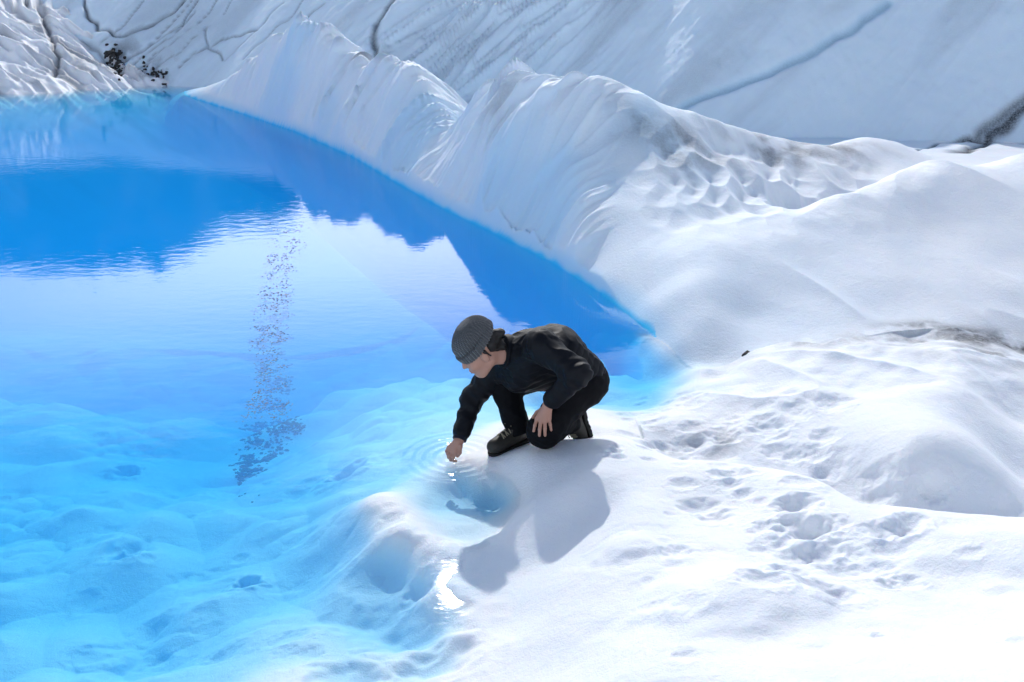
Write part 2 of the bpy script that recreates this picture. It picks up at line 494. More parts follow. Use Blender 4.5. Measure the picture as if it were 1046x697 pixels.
# stains, cracks and clean blue ice, where they lie
dirt = np.zeros_like(X)
blue = np.zeros_like(X)
crack_sets = [
    ([(122, 68), (150, 46), (178, 22), (196, 0)], .045, .5, .05),
    ([(132, 78), (168, 52), (200, 26), (222, 0)], .045, .45, .05),
    ([(140, 80), (190, 48), (228, 14), (240, 0)], .04, .4, .04),
    ([(100, 46), (128, 24), (150, 0)], .045, .45, .05),
    ([(230, 62), (262, 30), (290, 4)], .04, .35, .04),
    ([(250, 60), (300, 14), (312, 0)], .04, .35, .04),
    ([(84, 0), (88, 15), (100, 28), (118, 36), (150, 30), (175, 15), (188, 0)], .07, 0.7, .10),
    ([(118, 72), (135, 58), (160, 42), (190, 20), (203, 0)], .06, 0.6, .08),
    ([(118, 80), (142, 62), (172, 40), (200, 12)], .05, 0.5, .06),
    ([(128, 74), (150, 66), (160, 55)], .06, 0.5, .06),
    ([(185, 66), (210, 50), (240, 36), (262, 30)], .05, 0.5, .05),
    ([(212, 28), (213, 50), (226, 64)], .05, 0.45, .05),
    ([(330, 5), (310, 22), (300, 32)], .05, 0.4, .05),
    ([(360, 52), (385, 25), (406, 0)], .10, 0.6, .10),
    ([(916, 156), (960, 147), (1000, 145), (1046, 148), (1100, 150)], .05, 0.8, .05),
    ([(980, 157), (1012, 140), (1046, 106), (1090, 70)], .17, 0.8, .06),
    ([(995, 145), (1030, 112), (1046, 96)], .10, 0.6, .05),
    ([(20, 0), (45, 20), (52, 40), (58, 62), (60, 80)], .10, 0.65, .12),
    ([(40, 0), (50, 26)], .18, 0.4, .05),
    ([(85, 42), (105, 58), (122, 80)], .08, 0.45, .06),
]
fr = slice(int(np.searchsorted(rr, 12)), nr)
for pts, w, dk, dz in crack_sets:
    world = [hit(u, v, 10.5, 60) for u, v in pts]
    d = seg_dist(world, X[fr] + 0.10 * perlin(X[fr] * 2, Y[fr] * 2, 95), Y[fr] + 0.10 * perlin(X[fr] * 2 + 7, Y[fr] * 2, 96))
    w *= .62
    f = np.exp(-(d / w) ** 2)
    dirt[fr] = np.maximum(dirt[fr], min(1, dk * 1.3) * f)
    Z[fr] -= dz * f
world = [hit(u, v, 10.5, 60) for u, v in [(690, 112), (720, 98), (760, 83), (790, 72), (820, 58), (850, 42), (880, 22), (908, 2)]]
d = seg_dist(world, X[fr] + 0.1 * perlin(X[fr] * 2, Y[fr] * 2, 97), Y[fr])
blue[fr] = np.maximum(blue[fr], np.exp(-(d / .10) ** 2))
dirt[fr] = np.maximum(dirt[fr], .35 * np.exp(-(d / .05) ** 2))
Z[fr] -= .07 * np.exp(-(d / .07) ** 2)


def smear(u, v, rx, ry, k, seed, sc=2.0, target=None, y0=4, y1=16, at=None):
    x, y = at if at else hit(u, v, y0, y1)
    i0, i1 = np.searchsorted(rr, [math.hypot(x, y) - 3 * max(rx, ry), math.hypot(x, y) + 3 * max(rx, ry)])
    xs, ys = X[i0:i1], Y[i0:i1]
    f = np.exp(-((xs - x) / rx) ** 2 - ((ys - y) / ry) ** 2)
    f = f * sstep(-.5, .5, fbm(xs * sc, ys * sc, 4, seed) + 0.1)
    tgt = dirt if target is None else target
    tgt[i0:i1] = np.maximum(tgt[i0:i1], k * f)


smear(682, 140, .35, .25, .95, 101)
smear(700, 150, .5, .3, .6, 140, 4)
smear(655, 125, .35, .25, .5, 102)
smear(700, 165, .3, .3, .5, 108)
smear(610, 112, .3, .2, .25, 103)
smear(515, 105, .25, .2, .3, 104)
smear(800, 155, .6, .25, .7, 105, 3)
smear(850, 152, .5, .2, .7, 106, 3)
smear(900, 348, .9, .2, .6, 107, 3)
smear(1000, 350, .8, .2, .9, 109, 4)
smear(1040, 368, .5, .2, .9, 110, 4)
smear(0, 0, .45, .10, .95, 141, 5, at=(M3B[6][0], M3B[6][1] + .05))
smear(0, 0, .45, .12, 1.0, 142, 5, at=(M3B[7][0], M3B[7][1] + .05))
smear(0, 0, .4, .07, .7, 143, 5, at=(M3B[5][0], M3B[5][1] + .03))
smear(720, 455, .22, .14, .45, 111, 6)
smear(690, 440, .2, .1, .3, 112, 6)
smear(390, 62, .3, .2, .6, 113, 3, None, 9, 20)
smear(370, 62, .25, .15, .6, 114, 3, None, 9, 20)
smear(120, 66, .5, .6, .9, 115, 2, None, 12, 30)
smear(158, 75, .5, .5, .7, 116, 3, None, 12, 30)
smear(60, 70, .6, .8, .4, 117, 3, None, 12, 30)
# layers of grit over the far left bank
sel = lab == 4
dirt[sel] = np.maximum(dirt[sel], 0.55 * sstep(-.05, .7, fbm((X[sel] * .75 + Y[sel] * .9) * 2.2, (X[sel] - Y[sel]) * .3, 3, 121)))
sel = lab == 3
sF, dF = far_coords(X[sel], Y[sel])
dirt[sel] = np.maximum(dirt[sel], 0.24 * sstep(-.3, .9, fbm(sF * .9 - dF * .6, dF * .3, 5, 123)))
# dense blue ice: band of the ridge foot and clean patches on its face
sel = ridge & (lab == 2)
bl = (1 - sstep(0.03, 0.22, Z)) * 1.0
pat = sstep(-.2, .6, fbm(al * .6, ac * .8, 3, 131)) * 0.5 * sstep(.5, -.5, X - 1.2 - .2 * (Y - 7)) + .25 * sstep(3.4, 1.2, X)
blue[sel] = np.maximum(blue[sel], np.maximum(bl * sstep(1.4, .8, X), pat)[sel])
blue[lab == 3] = np.maximum(blue[lab == 3], .5)
wet = Z < 0
blue[wet] = np.maximum(blue[wet], 1 - sstep(-.15, 0.0, Z[wet]))
# the wall of clear dense ice under the ridge, deep blue through and through
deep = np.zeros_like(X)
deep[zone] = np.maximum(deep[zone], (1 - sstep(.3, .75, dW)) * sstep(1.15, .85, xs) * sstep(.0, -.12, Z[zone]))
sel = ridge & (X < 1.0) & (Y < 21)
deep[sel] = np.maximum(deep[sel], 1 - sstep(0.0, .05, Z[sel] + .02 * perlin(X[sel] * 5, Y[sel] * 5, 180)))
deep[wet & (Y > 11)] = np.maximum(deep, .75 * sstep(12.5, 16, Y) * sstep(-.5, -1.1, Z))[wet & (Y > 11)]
# wet slushy snow by the end of the pool
smear(640, 395, .5, .35, .55, 133, 3, blue, 3, 8)
smear(700, 400, .35, .3, .4, 134, 3, blue, 3, 8)
smear(430, 600, .4, .4, .5, 135, 3, blue, 2, 8)

# ------------------------------------------------------------------ materials


def new_mat(name):
    mt = bpy.data.materials.new(name)
    mt.use_nodes = True
    nt = mt.node_tree
    nt.nodes.clear()
    out = nt.nodes.new('ShaderNodeOutputMaterial')
    return mt, nt, out


def nd(nt, typ, **kw):
    n = nt.nodes.new(typ)
    for k, v in kw.items():
        setattr(n, k, v)
    return n


def mixc(nt, fac, a, b):
    n = nd(nt, 'ShaderNodeMix', data_type='RGBA')
    for sock, val in ((n.inputs[0], fac), (n.inputs[6], a), (n.inputs[7], b)):
        if hasattr(val, 'links') or isinstance(val, bpy.types.NodeSocket):
            nt.links.new(val, sock)
        else:
            sock.default_value = val
    return n.outputs[2]


def ice_material():
    mt, nt, out = new_mat('glacier_ice')
    b = nd(nt, 'ShaderNodeBsdfPrincipled')
    nt.links.new(b.outputs[0], out.inputs[0])
    geo = nd(nt, 'ShaderNodeNewGeometry')
    ad = nd(nt, 'ShaderNodeAttribute', attribute_name='dirt')
    ab = nd(nt, 'ShaderNodeAttribute', attribute_name='blue')
    n1 = nd(nt, 'ShaderNodeTexNoise'); n1.inputs['Scale'].default_value = 3.0; n1.inputs['Detail'].default_value = 6
    n2 = nd(nt, 'ShaderNodeTexNoise'); n2.inputs['Scale'].default_value = 38.0; n2.inputs['Detail'].default_value = 6; n2.inputs['Roughness'].default_value = .7
    n3 = nd(nt, 'ShaderNodeTexNoise'); n3.inputs['Scale'].default_value = 140.0; n3.inputs['Detail'].default_value = 3
    for n in (n1, n2, n3):
        nt.links.new(geo.outputs['Position'], n.inputs['Vector'])
    rmp = nd(nt, 'ShaderNodeMapRange'); nt.links.new(n1.outputs[0], rmp.inputs[0])
    rmp.inputs[1].default_value = .35; rmp.inputs[2].default_value = .7
    snow = mixc(nt, rmp.outputs[0], (.90, .912, .93, 1), (.84, .875, .925, 1))
    ice = mixc(nt, ab.outputs['Fac'], snow, (.52, .75, .93, 1))
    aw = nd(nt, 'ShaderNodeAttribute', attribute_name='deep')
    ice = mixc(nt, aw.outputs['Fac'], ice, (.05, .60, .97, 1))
    # dirt broken up by grain
    gr = nd(nt, 'ShaderNodeMapRange'); nt.links.new(n2.outputs[0], gr.inputs[0])
    gr.inputs[1].default_value = .3; gr.inputs[2].default_value = .7; gr.inputs[3].default_value = .65; gr.inputs[4].default_value = 1.15
    mu = nd(nt, 'ShaderNodeMath', operation='MULTIPLY', use_clamp=True)
    nt.links.new(ad.outputs['Fac'], mu.inputs[0]); nt.links.new(gr.outputs[0], mu.inputs[1])
    col = mixc(nt, mu.outputs[0], ice, (.045, .045, .05, 1))
    nt.links.new(col, b.inputs['Base Color'])
    b.inputs['Roughness'].default_value = .55
    b.inputs['IOR'].default_value = 1.31
    b.inputs['Specular IOR Level'].default_value = .35
    b.inputs['Subsurface Weight'].default_value = .25
    b.inputs['Subsurface Radius'].default_value = (.15, .5, 1.0)
    b.inputs['Subsurface Scale'].default_value = .03
    add_ = nd(nt, 'ShaderNodeMath', operation='MULTIPLY_ADD')
    nt.links.new(n2.outputs[0], add_.inputs[0]); add_.inputs[1].default_value = 2.2
    nt.links.new(n3.outputs[0], add_.inputs[2])
    bp = nd(nt, 'ShaderNodeBump'); bp.inputs['Strength'].default_value = .45; bp.inputs['Distance'].default_value = .007
    nt.links.new(add_.outputs[0], bp.inputs['Height'])
    nt.links.new(bp.outputs[0], b.inputs['Normal'])
    return mt


ICE = ice_material()

# ------------------------------------------------------------------ terrain meshes: one sheet split where one ground meets the next
flatX, flatY, flatZ = X.ravel(), Y.ravel(), Z.ravel()
fd, fb, fl = dirt.ravel(), blue.ravel(), lab.ravel()
fw = deep.ravel()
ii = np.arange(nr - 1)[:, None] * na + np.arange(na - 1)[None, :]
quads = np.stack([ii, ii + na, ii + na + 1, ii + 1], -1).reshape(-1, 4)[:, ::-1]
qlab = fl[quads[:, 0]]
nrm = None


def sheet(name, sel):
    q = quads[sel]
    used, inv = np.unique(q.ravel(), return_inverse=True)
    me = bpy.data.meshes.new(name)
    me.vertices.add(len(used))
    co = np.stack([flatX[used], flatY[used], flatZ[used]], -1).astype(np.float32)
    me.vertices.foreach_set('co', co.ravel())
    me.loops.add(len(inv))
    me.loops.foreach_set('vertex_index', inv.astype(np.int32))
    me.polygons.add(len(q))
    me.polygons.foreach_set('loop_start', np.arange(0, len(inv), 4, dtype=np.int32))
    me.polygons.foreach_set('use_smooth', np.ones(len(q), bool))
    me.update(calc_edges=True)
    for nm, arr in (('dirt', fd), ('blue', fb), ('deep', fw)):
        a = me.attributes.new(nm, 'FLOAT', 'POINT')
        a.data.foreach_set('value', np.clip(arr[used], 0, 1).astype(np.float32))
    me.materials.append(ICE)
    o = bpy.data.objects.new(name, me)
    C.objects.link(o)
    o['kind'] = 'structure'
    return o


sheet('pool_bed', qlab == 0)
sheet('snow_ground', qlab == 1)
sheet('ice_ridge_terrain', qlab == 2)
sheet('glacier_hill', qlab == 3)
sheet('ice_hill', qlab == 4)


def ground(x, y):
    """height of the finished terrain"""
    r, a = math.hypot(x, y), math.atan2(x, y)
    i = np.interp(r, rr, np.arange(nr)); j = np.interp(a, aa, np.arange(na))
    i0, j0 = min(int(i), nr - 2), min(int(j), na - 2)
    ti, tj = i - i0, j - j0
    return float((Z[i0, j0] * (1 - ti) + Z[i0 + 1, j0] * ti) * (1 - tj) + (Z[i0, j0 + 1] * (1 - ti) + Z[i0 + 1, j0 + 1] * ti) * tj)


# ------------------------------------------------------------------ water
HAND = pz(465, 467, 0)


def water_material():
    mt, nt, out = new_mat('pool_water')
    geo = nd(nt, 'ShaderNodeNewGeometry')
    # wind ripples, long across the line of sight
    mp = nd(nt, 'ShaderNodeMapping'); mp.inputs['Scale'].default_value = (1.0, 1.6, 1)
    nt.links.new(geo.outputs['Position'], mp.inputs['Vector'])
    n1 = nd(nt, 'ShaderNodeTexNoise'); n1.inputs['Scale'].default_value = 7.0; n1.inputs['Detail'].default_value = 3
    n2 = nd(nt, 'ShaderNodeTexNoise'); n2.inputs['Scale'].default_value = .7; n2.inputs['Detail'].default_value = 2
    nt.links.new(mp.outputs[0], n1.inputs['Vector']); nt.links.new(mp.outputs[0], n2.inputs['Vector'])
    # rings spreading from the fingertips
    sub = nd(nt, 'ShaderNodeVectorMath', operation='SUBTRACT'); sub.inputs[1].default_value = HAND
    nt.links.new(geo.outputs['Position'], sub.inputs[0])
    ln = nd(nt, 'ShaderNodeVectorMath', operation='LENGTH'); nt.links.new(sub.outputs[0], ln.inputs[0])
    sc = nd(nt, 'ShaderNodeMath', operation='MULTIPLY'); nt.links.new(ln.outputs['Value'], sc.inputs[0]); sc.inputs[1].default_value = 2 * math.pi / .055
    sn = nd(nt, 'ShaderNodeMath', operation='SINE'); nt.links.new(sc.outputs[0], sn.inputs[0])
    fo = nd(nt, 'ShaderNodeMapRange', interpolation_type='SMOOTHSTEP'); nt.links.new(ln.outputs['Value'], fo.inputs[0])
    fo.inputs[1].default_value = .04; fo.inputs[2].default_value = .34; fo.inputs[3].default_value = .0017; fo.inputs[4].default_value = 0
    rg = nd(nt, 'ShaderNodeMath', operation='MULTIPLY'); nt.links.new(sn.outputs[0], rg.inputs[0]); nt.links.new(fo.outputs[0], rg.inputs[1])
    m1 = nd(nt, 'ShaderNodeMath', operation='MULTIPLY_ADD'); nt.links.new(n1.outputs[0], m1.inputs[0]); m1.inputs[1].default_value = .0009
    nt.links.new(rg.outputs[0], m1.inputs[2])
    m2 = nd(nt, 'ShaderNodeMath', operation='MULTIPLY_ADD'); nt.links.new(n2.outputs[0], m2.inputs[0]); m2.inputs[1].default_value = .002
    nt.links.new(m1.outputs[0], m2.inputs[2])
    bp = nd(nt, 'ShaderNodeBump'); bp.inputs['Strength'].default_value = 1; bp.inputs['Distance'].default_value = 1.0
    nt.links.new(m2.outputs[0], bp.inputs['Height'])
    lw = nd(nt, 'ShaderNodeLayerWeight'); lw.inputs[0].default_value = .5
    nt.links.new(bp.outputs[0], lw.inputs['Normal'])
    pw = nd(nt, 'ShaderNodeMath', operation='POWER'); nt.links.new(lw.outputs['Facing'], pw.inputs[0]); pw.inputs[1].default_value = 5
    fz = nd(nt, 'ShaderNodeMath', operation='MULTIPLY_ADD', use_clamp=True); nt.links.new(pw.outputs[0], fz.inputs[0]); fz.inputs[1].default_value = .42; fz.inputs[2].default_value = .02
    pw2 = nd(nt, 'ShaderNodeMath', operation='POWER'); nt.links.new(lw.outputs['Facing'], pw2.inputs[0]); pw2.inputs[1].default_value = 12
    fz2 = nd(nt, 'ShaderNodeMath', operation='MULTIPLY_ADD', use_clamp=True); nt.links.new(pw2.outputs[0], fz2.inputs[0]); fz2.inputs[1].default_value = .5
    nt.links.new(fz.outputs[0], fz2.inputs[2])
    fz = fz2
    tr = nd(nt, 'ShaderNodeBsdfTransparent')
    gl = nd(nt, 'ShaderNodeBsdfGlossy'); gl.inputs['Roughness'].default_value = .03
    nt.links.new(bp.outputs[0], gl.inputs['Normal'])
    mx = nd(nt, 'ShaderNodeMixShader')
    nt.links.new(fz.outputs[0], mx.inputs[0]); nt.links.new(tr.outputs[0], mx.inputs[1]); nt.links.new(gl.outputs[0], mx.inputs[2])
    nt.links.new(mx.outputs[0], out.inputs[0])
    va = nd(nt, 'ShaderNodeVolumeAbsorption')
    va.inputs['Color'].default_value = (.04, .815, .995, 1)
    va.inputs['Density'].default_value = 1.0
    vs_ = nd(nt, 'ShaderNodeVolumeScatter')
    vs_.inputs['Color'].default_value = (.03, .49, 1, 1)
    vs_.inputs['Density'].default_value = .42
    vs_.inputs['Anisotropy'].default_value = .2
    av = nd(nt, 'ShaderNodeAddShader')
    nt.links.new(va.outputs[0], av.inputs[0]); nt.links.new(vs_.outputs[0], av.inputs[1])
    nt.links.new(av.outputs[0], out.inputs[1])
    return mt


def box_mesh(name, x0, x1, y0, y1, z0, z1, mat):
    me = bpy.data.meshes.new(name)
    v = [(x, y, z) for z in (z0, z1) for y in (y0, y1) for x in (x0, x1)]
    f = [(0, 2, 3, 1), (4, 5, 7, 6), (0, 1, 5, 4), (2, 6, 7, 3), (0, 4, 6, 2), (1, 3, 7, 5)]
    me.from_pydata(v, [], f)
    me.materials.append(mat)
    o = bpy.data.objects.new(name, me)
    C.objects.link(o)
    return o


water = box_mesh('water', -16, 2.2, 1.0, 25, -4.0, 0.0, water_material())
water['kind'] = 'structure'

# ------------------------------------------------------------------ small helpers for meshes


def raw_mesh(name, verts, faces, mat, parent=None, smooth=True):
    me = bpy.data.meshes.new(name)
    me.from_pydata([tuple(v) for v in verts], [], [tuple(f) for f in faces])
    if smooth:
        me.polygons.foreach_set('use_smooth', np.ones(len(me.polygons), bool))
    me.materials.append(mat)
    me.update()
    o = bpy.data.objects.new(name, me)
    C.objects.link(o)
    if parent:
        o.parent = parent
        o.matrix_parent_inverse = Matrix.Translation(-Vector(parent.location))
    return o


def pebble(cx_, cy_, cz_, r, flat, rng):
    """an irregular stone: a lumpy low sphere"""
    vs, fs = [], []
    nu, nv = 9, 6
    ph = rng.random(6) * 6.28
    for i in range(nv + 1):
        th = math.pi * i / nv
        for j in range(nu):
            a = 2 * math.pi * j / nu
            k = r * (1 + .22 * math.sin(2 * a + ph[0]) * math.sin(th) + .18 * math.sin(3 * a + ph[1] + 2 * th) + .15 * math.sin(3 * th + ph[2]))
            vs.append((cx_ + k * math.sin(th) * math.cos(a), cy_ + k * math.sin(th) * math.sin(a), cz_ + k * flat * math.cos(th)))
    for i in range(nv):
        for j in range(nu):
            fs.append((i * nu + j, (i + 1) * nu + j, (i + 1) * nu + (j + 1) % nu, i * nu + (j + 1) % nu))
    return vs, fs


def simple_mat(name, col, rough=.7, noise=0.0, scale=30, bump=0.0, bdist=.004, spec=.4, sheen=0):
    mt, nt, out = new_mat(name)
    b = nd(nt, 'ShaderNodeBsdfPrincipled')
    nt.links.new(b.outputs[0], out.inputs[0])
    tc = nd(nt, 'ShaderNodeTexCoord')
    n = nd(nt, 'ShaderNodeTexNoise'); n.inputs['Scale'].default_value = scale; n.inputs['Detail'].default_value = 5
    nt.links.new(tc.outputs['Object'], n.inputs['Vector'])
    lo = tuple(c * (1 - noise) for c in col) + (1,)
    hi = tuple(min(1, c * (1 + noise)) for c in col) + (1,)
    nt.links.new(mixc(nt, n.outputs[0], lo, hi), b.inputs['Base Color'])
    b.inputs['Roughness'].default_value = rough
    b.inputs['Specular IOR Level'].default_value = spec
    if sheen:
        b.inputs['Sheen Weight'].default_value = sheen
    if bump:
        bp = nd(nt, 'ShaderNodeBump'); bp.inputs['Strength'].default_value = bump; bp.inputs['Distance'].default_value = bdist
        nt.links.new(n.outputs[0], bp.inputs['Height']); nt.links.new(bp.outputs[0], b.inputs['Normal'])
    return mt


M_silt = simple_mat('silt', (.06, .052, .045), .9, .5, 20, .5)
M_rock = simple_mat('dark_rock', (.035, .034, .034), .85, .5, 9, .8, .03)

# ------------------------------------------------------------------ silt clumps on the pool bed


def scatter(name, spots, mat, flat=.35):
    V, Fc = [], []
    rng = np.random.default_rng(5)
    for x, y, r in spots:
        z = ground(x, y)
        vs, fs = pebble(x, y, z + r * flat * .3, r, flat, rng)
        o = len(V)
        V += vs
        Fc += [tuple(k + o for k in f) for f in fs]
    return raw_mesh(name, V, Fc, mat)


spots = []
path = [(287, 262, 12), (282, 290, 13), (276, 320, 17), (276, 350, 16), (280, 385, 14), (281, 410, 17), (280, 435, 24), (270, 455, 22), (258, 472, 12), (252, 485, 8)]
for k in range(190):
    t = random.random() ** 1.15 * (len(path) - 1)
    i = int(t)
    f = t - i
    a, b = path[i], path[min(i + 1, len(path) - 1)]
    u = a[0] + (b[0] - a[0]) * f; v = a[1] + (b[1] - a[1]) * f; w = a[2] + (b[2] - a[2]) * f
    u += random.choice((-1, 1)) * w * random.random() ** .7
    x, y = hit(u, v, 2.2, 22)
    sz = random.uniform(.6, 1.4)
    for _ in range(random.randint(4, 13)):
        spots.append((x + random.gauss(0, .03) * sz, y + random.gauss(0, .028) * sz, random.uniform(.004, .017) * (1.7 if v < 360 else 1)))
for k in range(150):
    u = random.uniform(243, 312)
    v = 437 + (300 - u) * .12 + random.gauss(0, 3.0)
    x, y = hit(u, v, 2.2, 22)
    spots.append((x, y, random.uniform(.004, .018)))
for u, v, r in [(246, 509, .016), (258, 514, .008), (265, 509, .008), (251, 507, .008), (252, 594, .010), (262, 478, .014)]:
    x, y = hit(u, v, 2.2, 22)
    spots.append((x, y, r))
film = []
fpath = [(292, 225, 16), (290, 250, 16), (286, 275, 11), (281, 300, 13), (275, 330, 18), (273, 355, 16), (278, 380, 13), (276, 405, 18), (272, 430, 22)]
for k in range(190):
    t = random.random() ** .75 * (len(fpath) - 1)
    i = int(t)
    f = t - i
    a, b = fpath[i], fpath[min(i + 1, len(fpath) - 1)]
    u = a[0] + (b[0] - a[0]) * f + random.choice((-1, 1)) * (a[2] + (b[2] - a[2]) * f) * random.random() ** .8
    v = a[1] + (b[1] - a[1]) * f
    x, y, _ = pz(u, v, 0)
    g = random.uniform(.5, 1.2) * (y / 6)
    for _ in range(random.randint(4, 9)):
        film.append((x + random.gauss(0, .030) * g, y + random.gauss(0, .045) * g, random.uniform(.0018, .0055) * (y / 6)))


def float_film(name, pts, mat):
    V, Fc = [], []
    rng = np.random.default_rng(6)
    for x, y, r in pts:
        vs, fs = pebble(x, y, .001, r, .25, rng)
        o = len(V)
        V += vs
        Fc += [tuple(k + o for k in f) for f in fs]
    return raw_mesh(name, V, Fc, mat)


fm = float_film('silt', film, simple_mat('floating_silt', (.30, .23, .19), .9, .4, 20))
fm['kind'] = 'stuff'
sg = scatter('silt', spots, M_silt)
sg['kind'] = 'stuff'

# dark rubble in the notch at the far end of the pool
rub = []
for u, v, n, sp, r0, r1 in [(116, 61, 80, .28, .01, .05), (121, 72, 60, .2, .01, .05), (158, 76, 22, .4, .01, .04), (166, 80, 12, .25, .01, .035), (147, 69, 8, .3, .02, .05)]:
    for _ in range(n):
        x, y = hit(u + random.gauss(0, 3.6), v + random.gauss(0, 5), 12, 40)
        rub.append((x, y, random.uniform(r0, r1)))
rb = scatter('rubble', rub, M_rock, .8)
rb['kind'] = 'stuff'
# one small stone at the foot of the mound
sx, sy = hit(763, 366, 5, 8)
vs, fs = pebble(0, 0, .02, .035, .9, np.random.default_rng(9))
st = raw_mesh('stone', vs, fs, M_rock)
st.location = (sx, sy, ground(sx, sy) - .005)
st['label'] = 'small dark stone lying in the snow at the foot of the big white mound'
st['category'] = 'stone'

# ------------------------------------------------------------------ mountain beyond the glacier (above the frame, mirrored in the pool)


def mountain():
    n_a, n_r = 260, 60
    az = np.radians(np.linspace(-75, 75, n_a))
    rad = np.linspace(900, 2200, n_r)
    RA, AZ = np.meshgrid(rad, az, indexing='ij')
    deg = np.degrees(AZ)
    sky = np.interp(deg, [-75, -45, -30, -24, -19, -15, -11, -6, 0, 10, 30, 75], [15, 16, 14.6, 14.8, 14.4, 13.0, 11.6, 10.5, 10, 10, 12, 12])
    prof = sstep(900, 2000, RA)
    z = 2000 * np.tan(np.radians(sky)) * prof * (1 + .02 * fbm(deg * .5, RA * .004, 4, 151)) + 60 * fbm(RA * .004, deg * .25, 4, 152) * prof - 20
    Vx = np.stack([RA * np.sin(AZ), RA * np.cos(AZ), z], -1).reshape(-1, 3)
    ii = np.arange(n_r - 1)[:, None] * n_a + np.arange(n_a - 1)[None, :]
    q = np.stack([ii, ii + 1, ii + n_a + 1, ii + n_a], -1).reshape(-1, 4)
    mt = simple_mat('mountain_rock', (.030, .036, .045), .95, .4, .01)
    o = raw_mesh('mountain', Vx.tolist(), q.tolist(), mt)
    o['kind'] = 'structure'


mountain()

# ------------------------------------------------------------------ light
SUN_EL, SUN_AZ = R(35), R(-4)
to_sun = Vector((math.sin(SUN_AZ) * math.cos(SUN_EL), math.cos(SUN_AZ) * math.cos(SUN_EL), math.sin(SUN_EL)))
sl = bpy.data.lights.new('sun', 'SUN')
sl.energy = 2.2
sl.angle = R(1.2)
sl.color = (1, .975, .94)
so = bpy.data.objects.new('sun', sl)
C.objects.link(so)
so.rotation_euler = (-to_sun).to_track_quat('-Z', 'Y').to_euler()
so.location = (0, 0, 30)

wd = bpy.data.worlds.new('World')
bpy.context.scene.world = wd
wd.use_nodes = True
nt = wd.node_tree
nt.nodes.clear()
wo = nd(nt, 'ShaderNodeOutputWorld')
bg = nd(nt, 'ShaderNodeBackground')
bg.inputs[1].default_value = .13
nt.links.new(bg.outputs[0], wo.inputs[0])
skyn = nd(nt, 'ShaderNodeTexSky', sky_type='NISHITA')
skyn.sun_disc = False
skyn.sun_elevation = SUN_EL
skyn.sun_rotation = SUN_AZ
skyn.altitude = 800
tc = nd(nt, 'ShaderNodeTexCoord')
mp = nd(nt, 'ShaderNodeMapping'); mp.inputs['Scale'].default_value = (1, 1, 2.2)
nt.links.new(tc.outputs['Generated'], mp.inputs[0])
cn = nd(nt, 'ShaderNodeTexNoise'); cn.inputs['Scale'].default_value = 3.2; cn.inputs['Detail'].default_value = 8; cn.inputs['Roughness'].default_value = .55
nt.links.new(mp.outputs[0], cn.inputs['Vector'])
sep = nd(nt, 'ShaderNodeSeparateXYZ'); nt.links.new(tc.outputs['Generated'], sep.inputs[0])
# a bank of cloud low over the mountains, breaking up higher
bank_ = nd(nt, 'ShaderNodeMapRange'); nt.links.new(sep.outputs[2], bank_.inputs[0])
bank_.inputs[1].default_value = .34; bank_.inputs[2].default_value = .62; bank_.inputs[3].default_value = .30; bank_.inputs[4].default_value = -.14
sm = nd(nt, 'ShaderNodeMath', operation='ADD'); nt.links.new(cn.outputs[0], sm.inputs[0]); nt.links.new(bank_.outputs[0], sm.inputs[1])
cm = nd(nt, 'ShaderNodeMapRange', interpolation_type='SMOOTHSTEP'); nt.links.new(sm.outputs[0], cm.inputs[0])
cm.inputs[1].default_value = .50; cm.inputs[2].default_value = .72
dt = nd(nt, 'ShaderNodeVectorMath', operation='DOT_PRODUCT'); nt.links.new(tc.outputs['Generated'], dt.inputs[0]); dt.inputs[1].default_value = to_sun
lb = nd(nt, 'ShaderNodeMapRange', interpolation_type='SMOOTHSTEP'); nt.links.new(dt.outputs['Value'], lb.inputs[0])
lb.inputs[1].default_value = .78; lb.inputs[2].default_value = .985
lo_ = nd(nt, 'ShaderNodeMapRange', interpolation_type='SMOOTHSTEP'); nt.links.new(sep.outputs[2], lo_.inputs[0])
lo_.inputs[1].default_value = .27; lo_.inputs[2].default_value = .40; lo_.inputs[3].default_value = 1; lo_.inputs[4].default_value = .25
ls = nd(nt, 'ShaderNodeMapRange', interpolation_type='SMOOTHSTEP'); nt.links.new(dt.outputs['Value'], ls.inputs[0])
ls.inputs[1].default_value = .96; ls.inputs[2].default_value = .998
mxl = nd(nt, 'ShaderNodeMath', operation='MAXIMUM'); nt.links.new(lo_.outputs[0], mxl.inputs[0]); nt.links.new(ls.outputs[0], mxl.inputs[1])
lbm = nd(nt, 'ShaderNodeMath', operation='MULTIPLY'); nt.links.new(lb.outputs[0], lbm.inputs[0]); nt.links.new(mxl.outputs[0], lbm.inputs[1])
glow = mixc(nt, lbm.outputs[0], (7.2, 7.9, 9.0, 1), (42, 42.6, 43.5, 1))
cc = mixc(nt, cm.outputs[0], skyn.outputs[0], glow)
nt.links.new(cc, bg.inputs[0])

# ------------------------------------------------------------------ the person
def V3(*a):
    return np.array(a, np.float32)


def rc(P, a, b, ra, rb):
    """distance to a tapered limb between two joints"""
    a, b = np.asarray(a, np.float32), np.asarray(b, np.float32)
    d = b - a
    t = ((P[0] - a[0]) * d[0] + (P[1] - a[1]) * d[1] + (P[2] - a[2]) * d[2]) / float(d @ d)
    t = np.clip(t, 0, 1)
    return np.sqrt((P[0] - a[0] - t * d[0]) ** 2 + (P[1] - a[1] - t * d[1]) ** 2 + (P[2] - a[2] - t * d[2]) ** 2) - (ra + (rb - ra) * t)


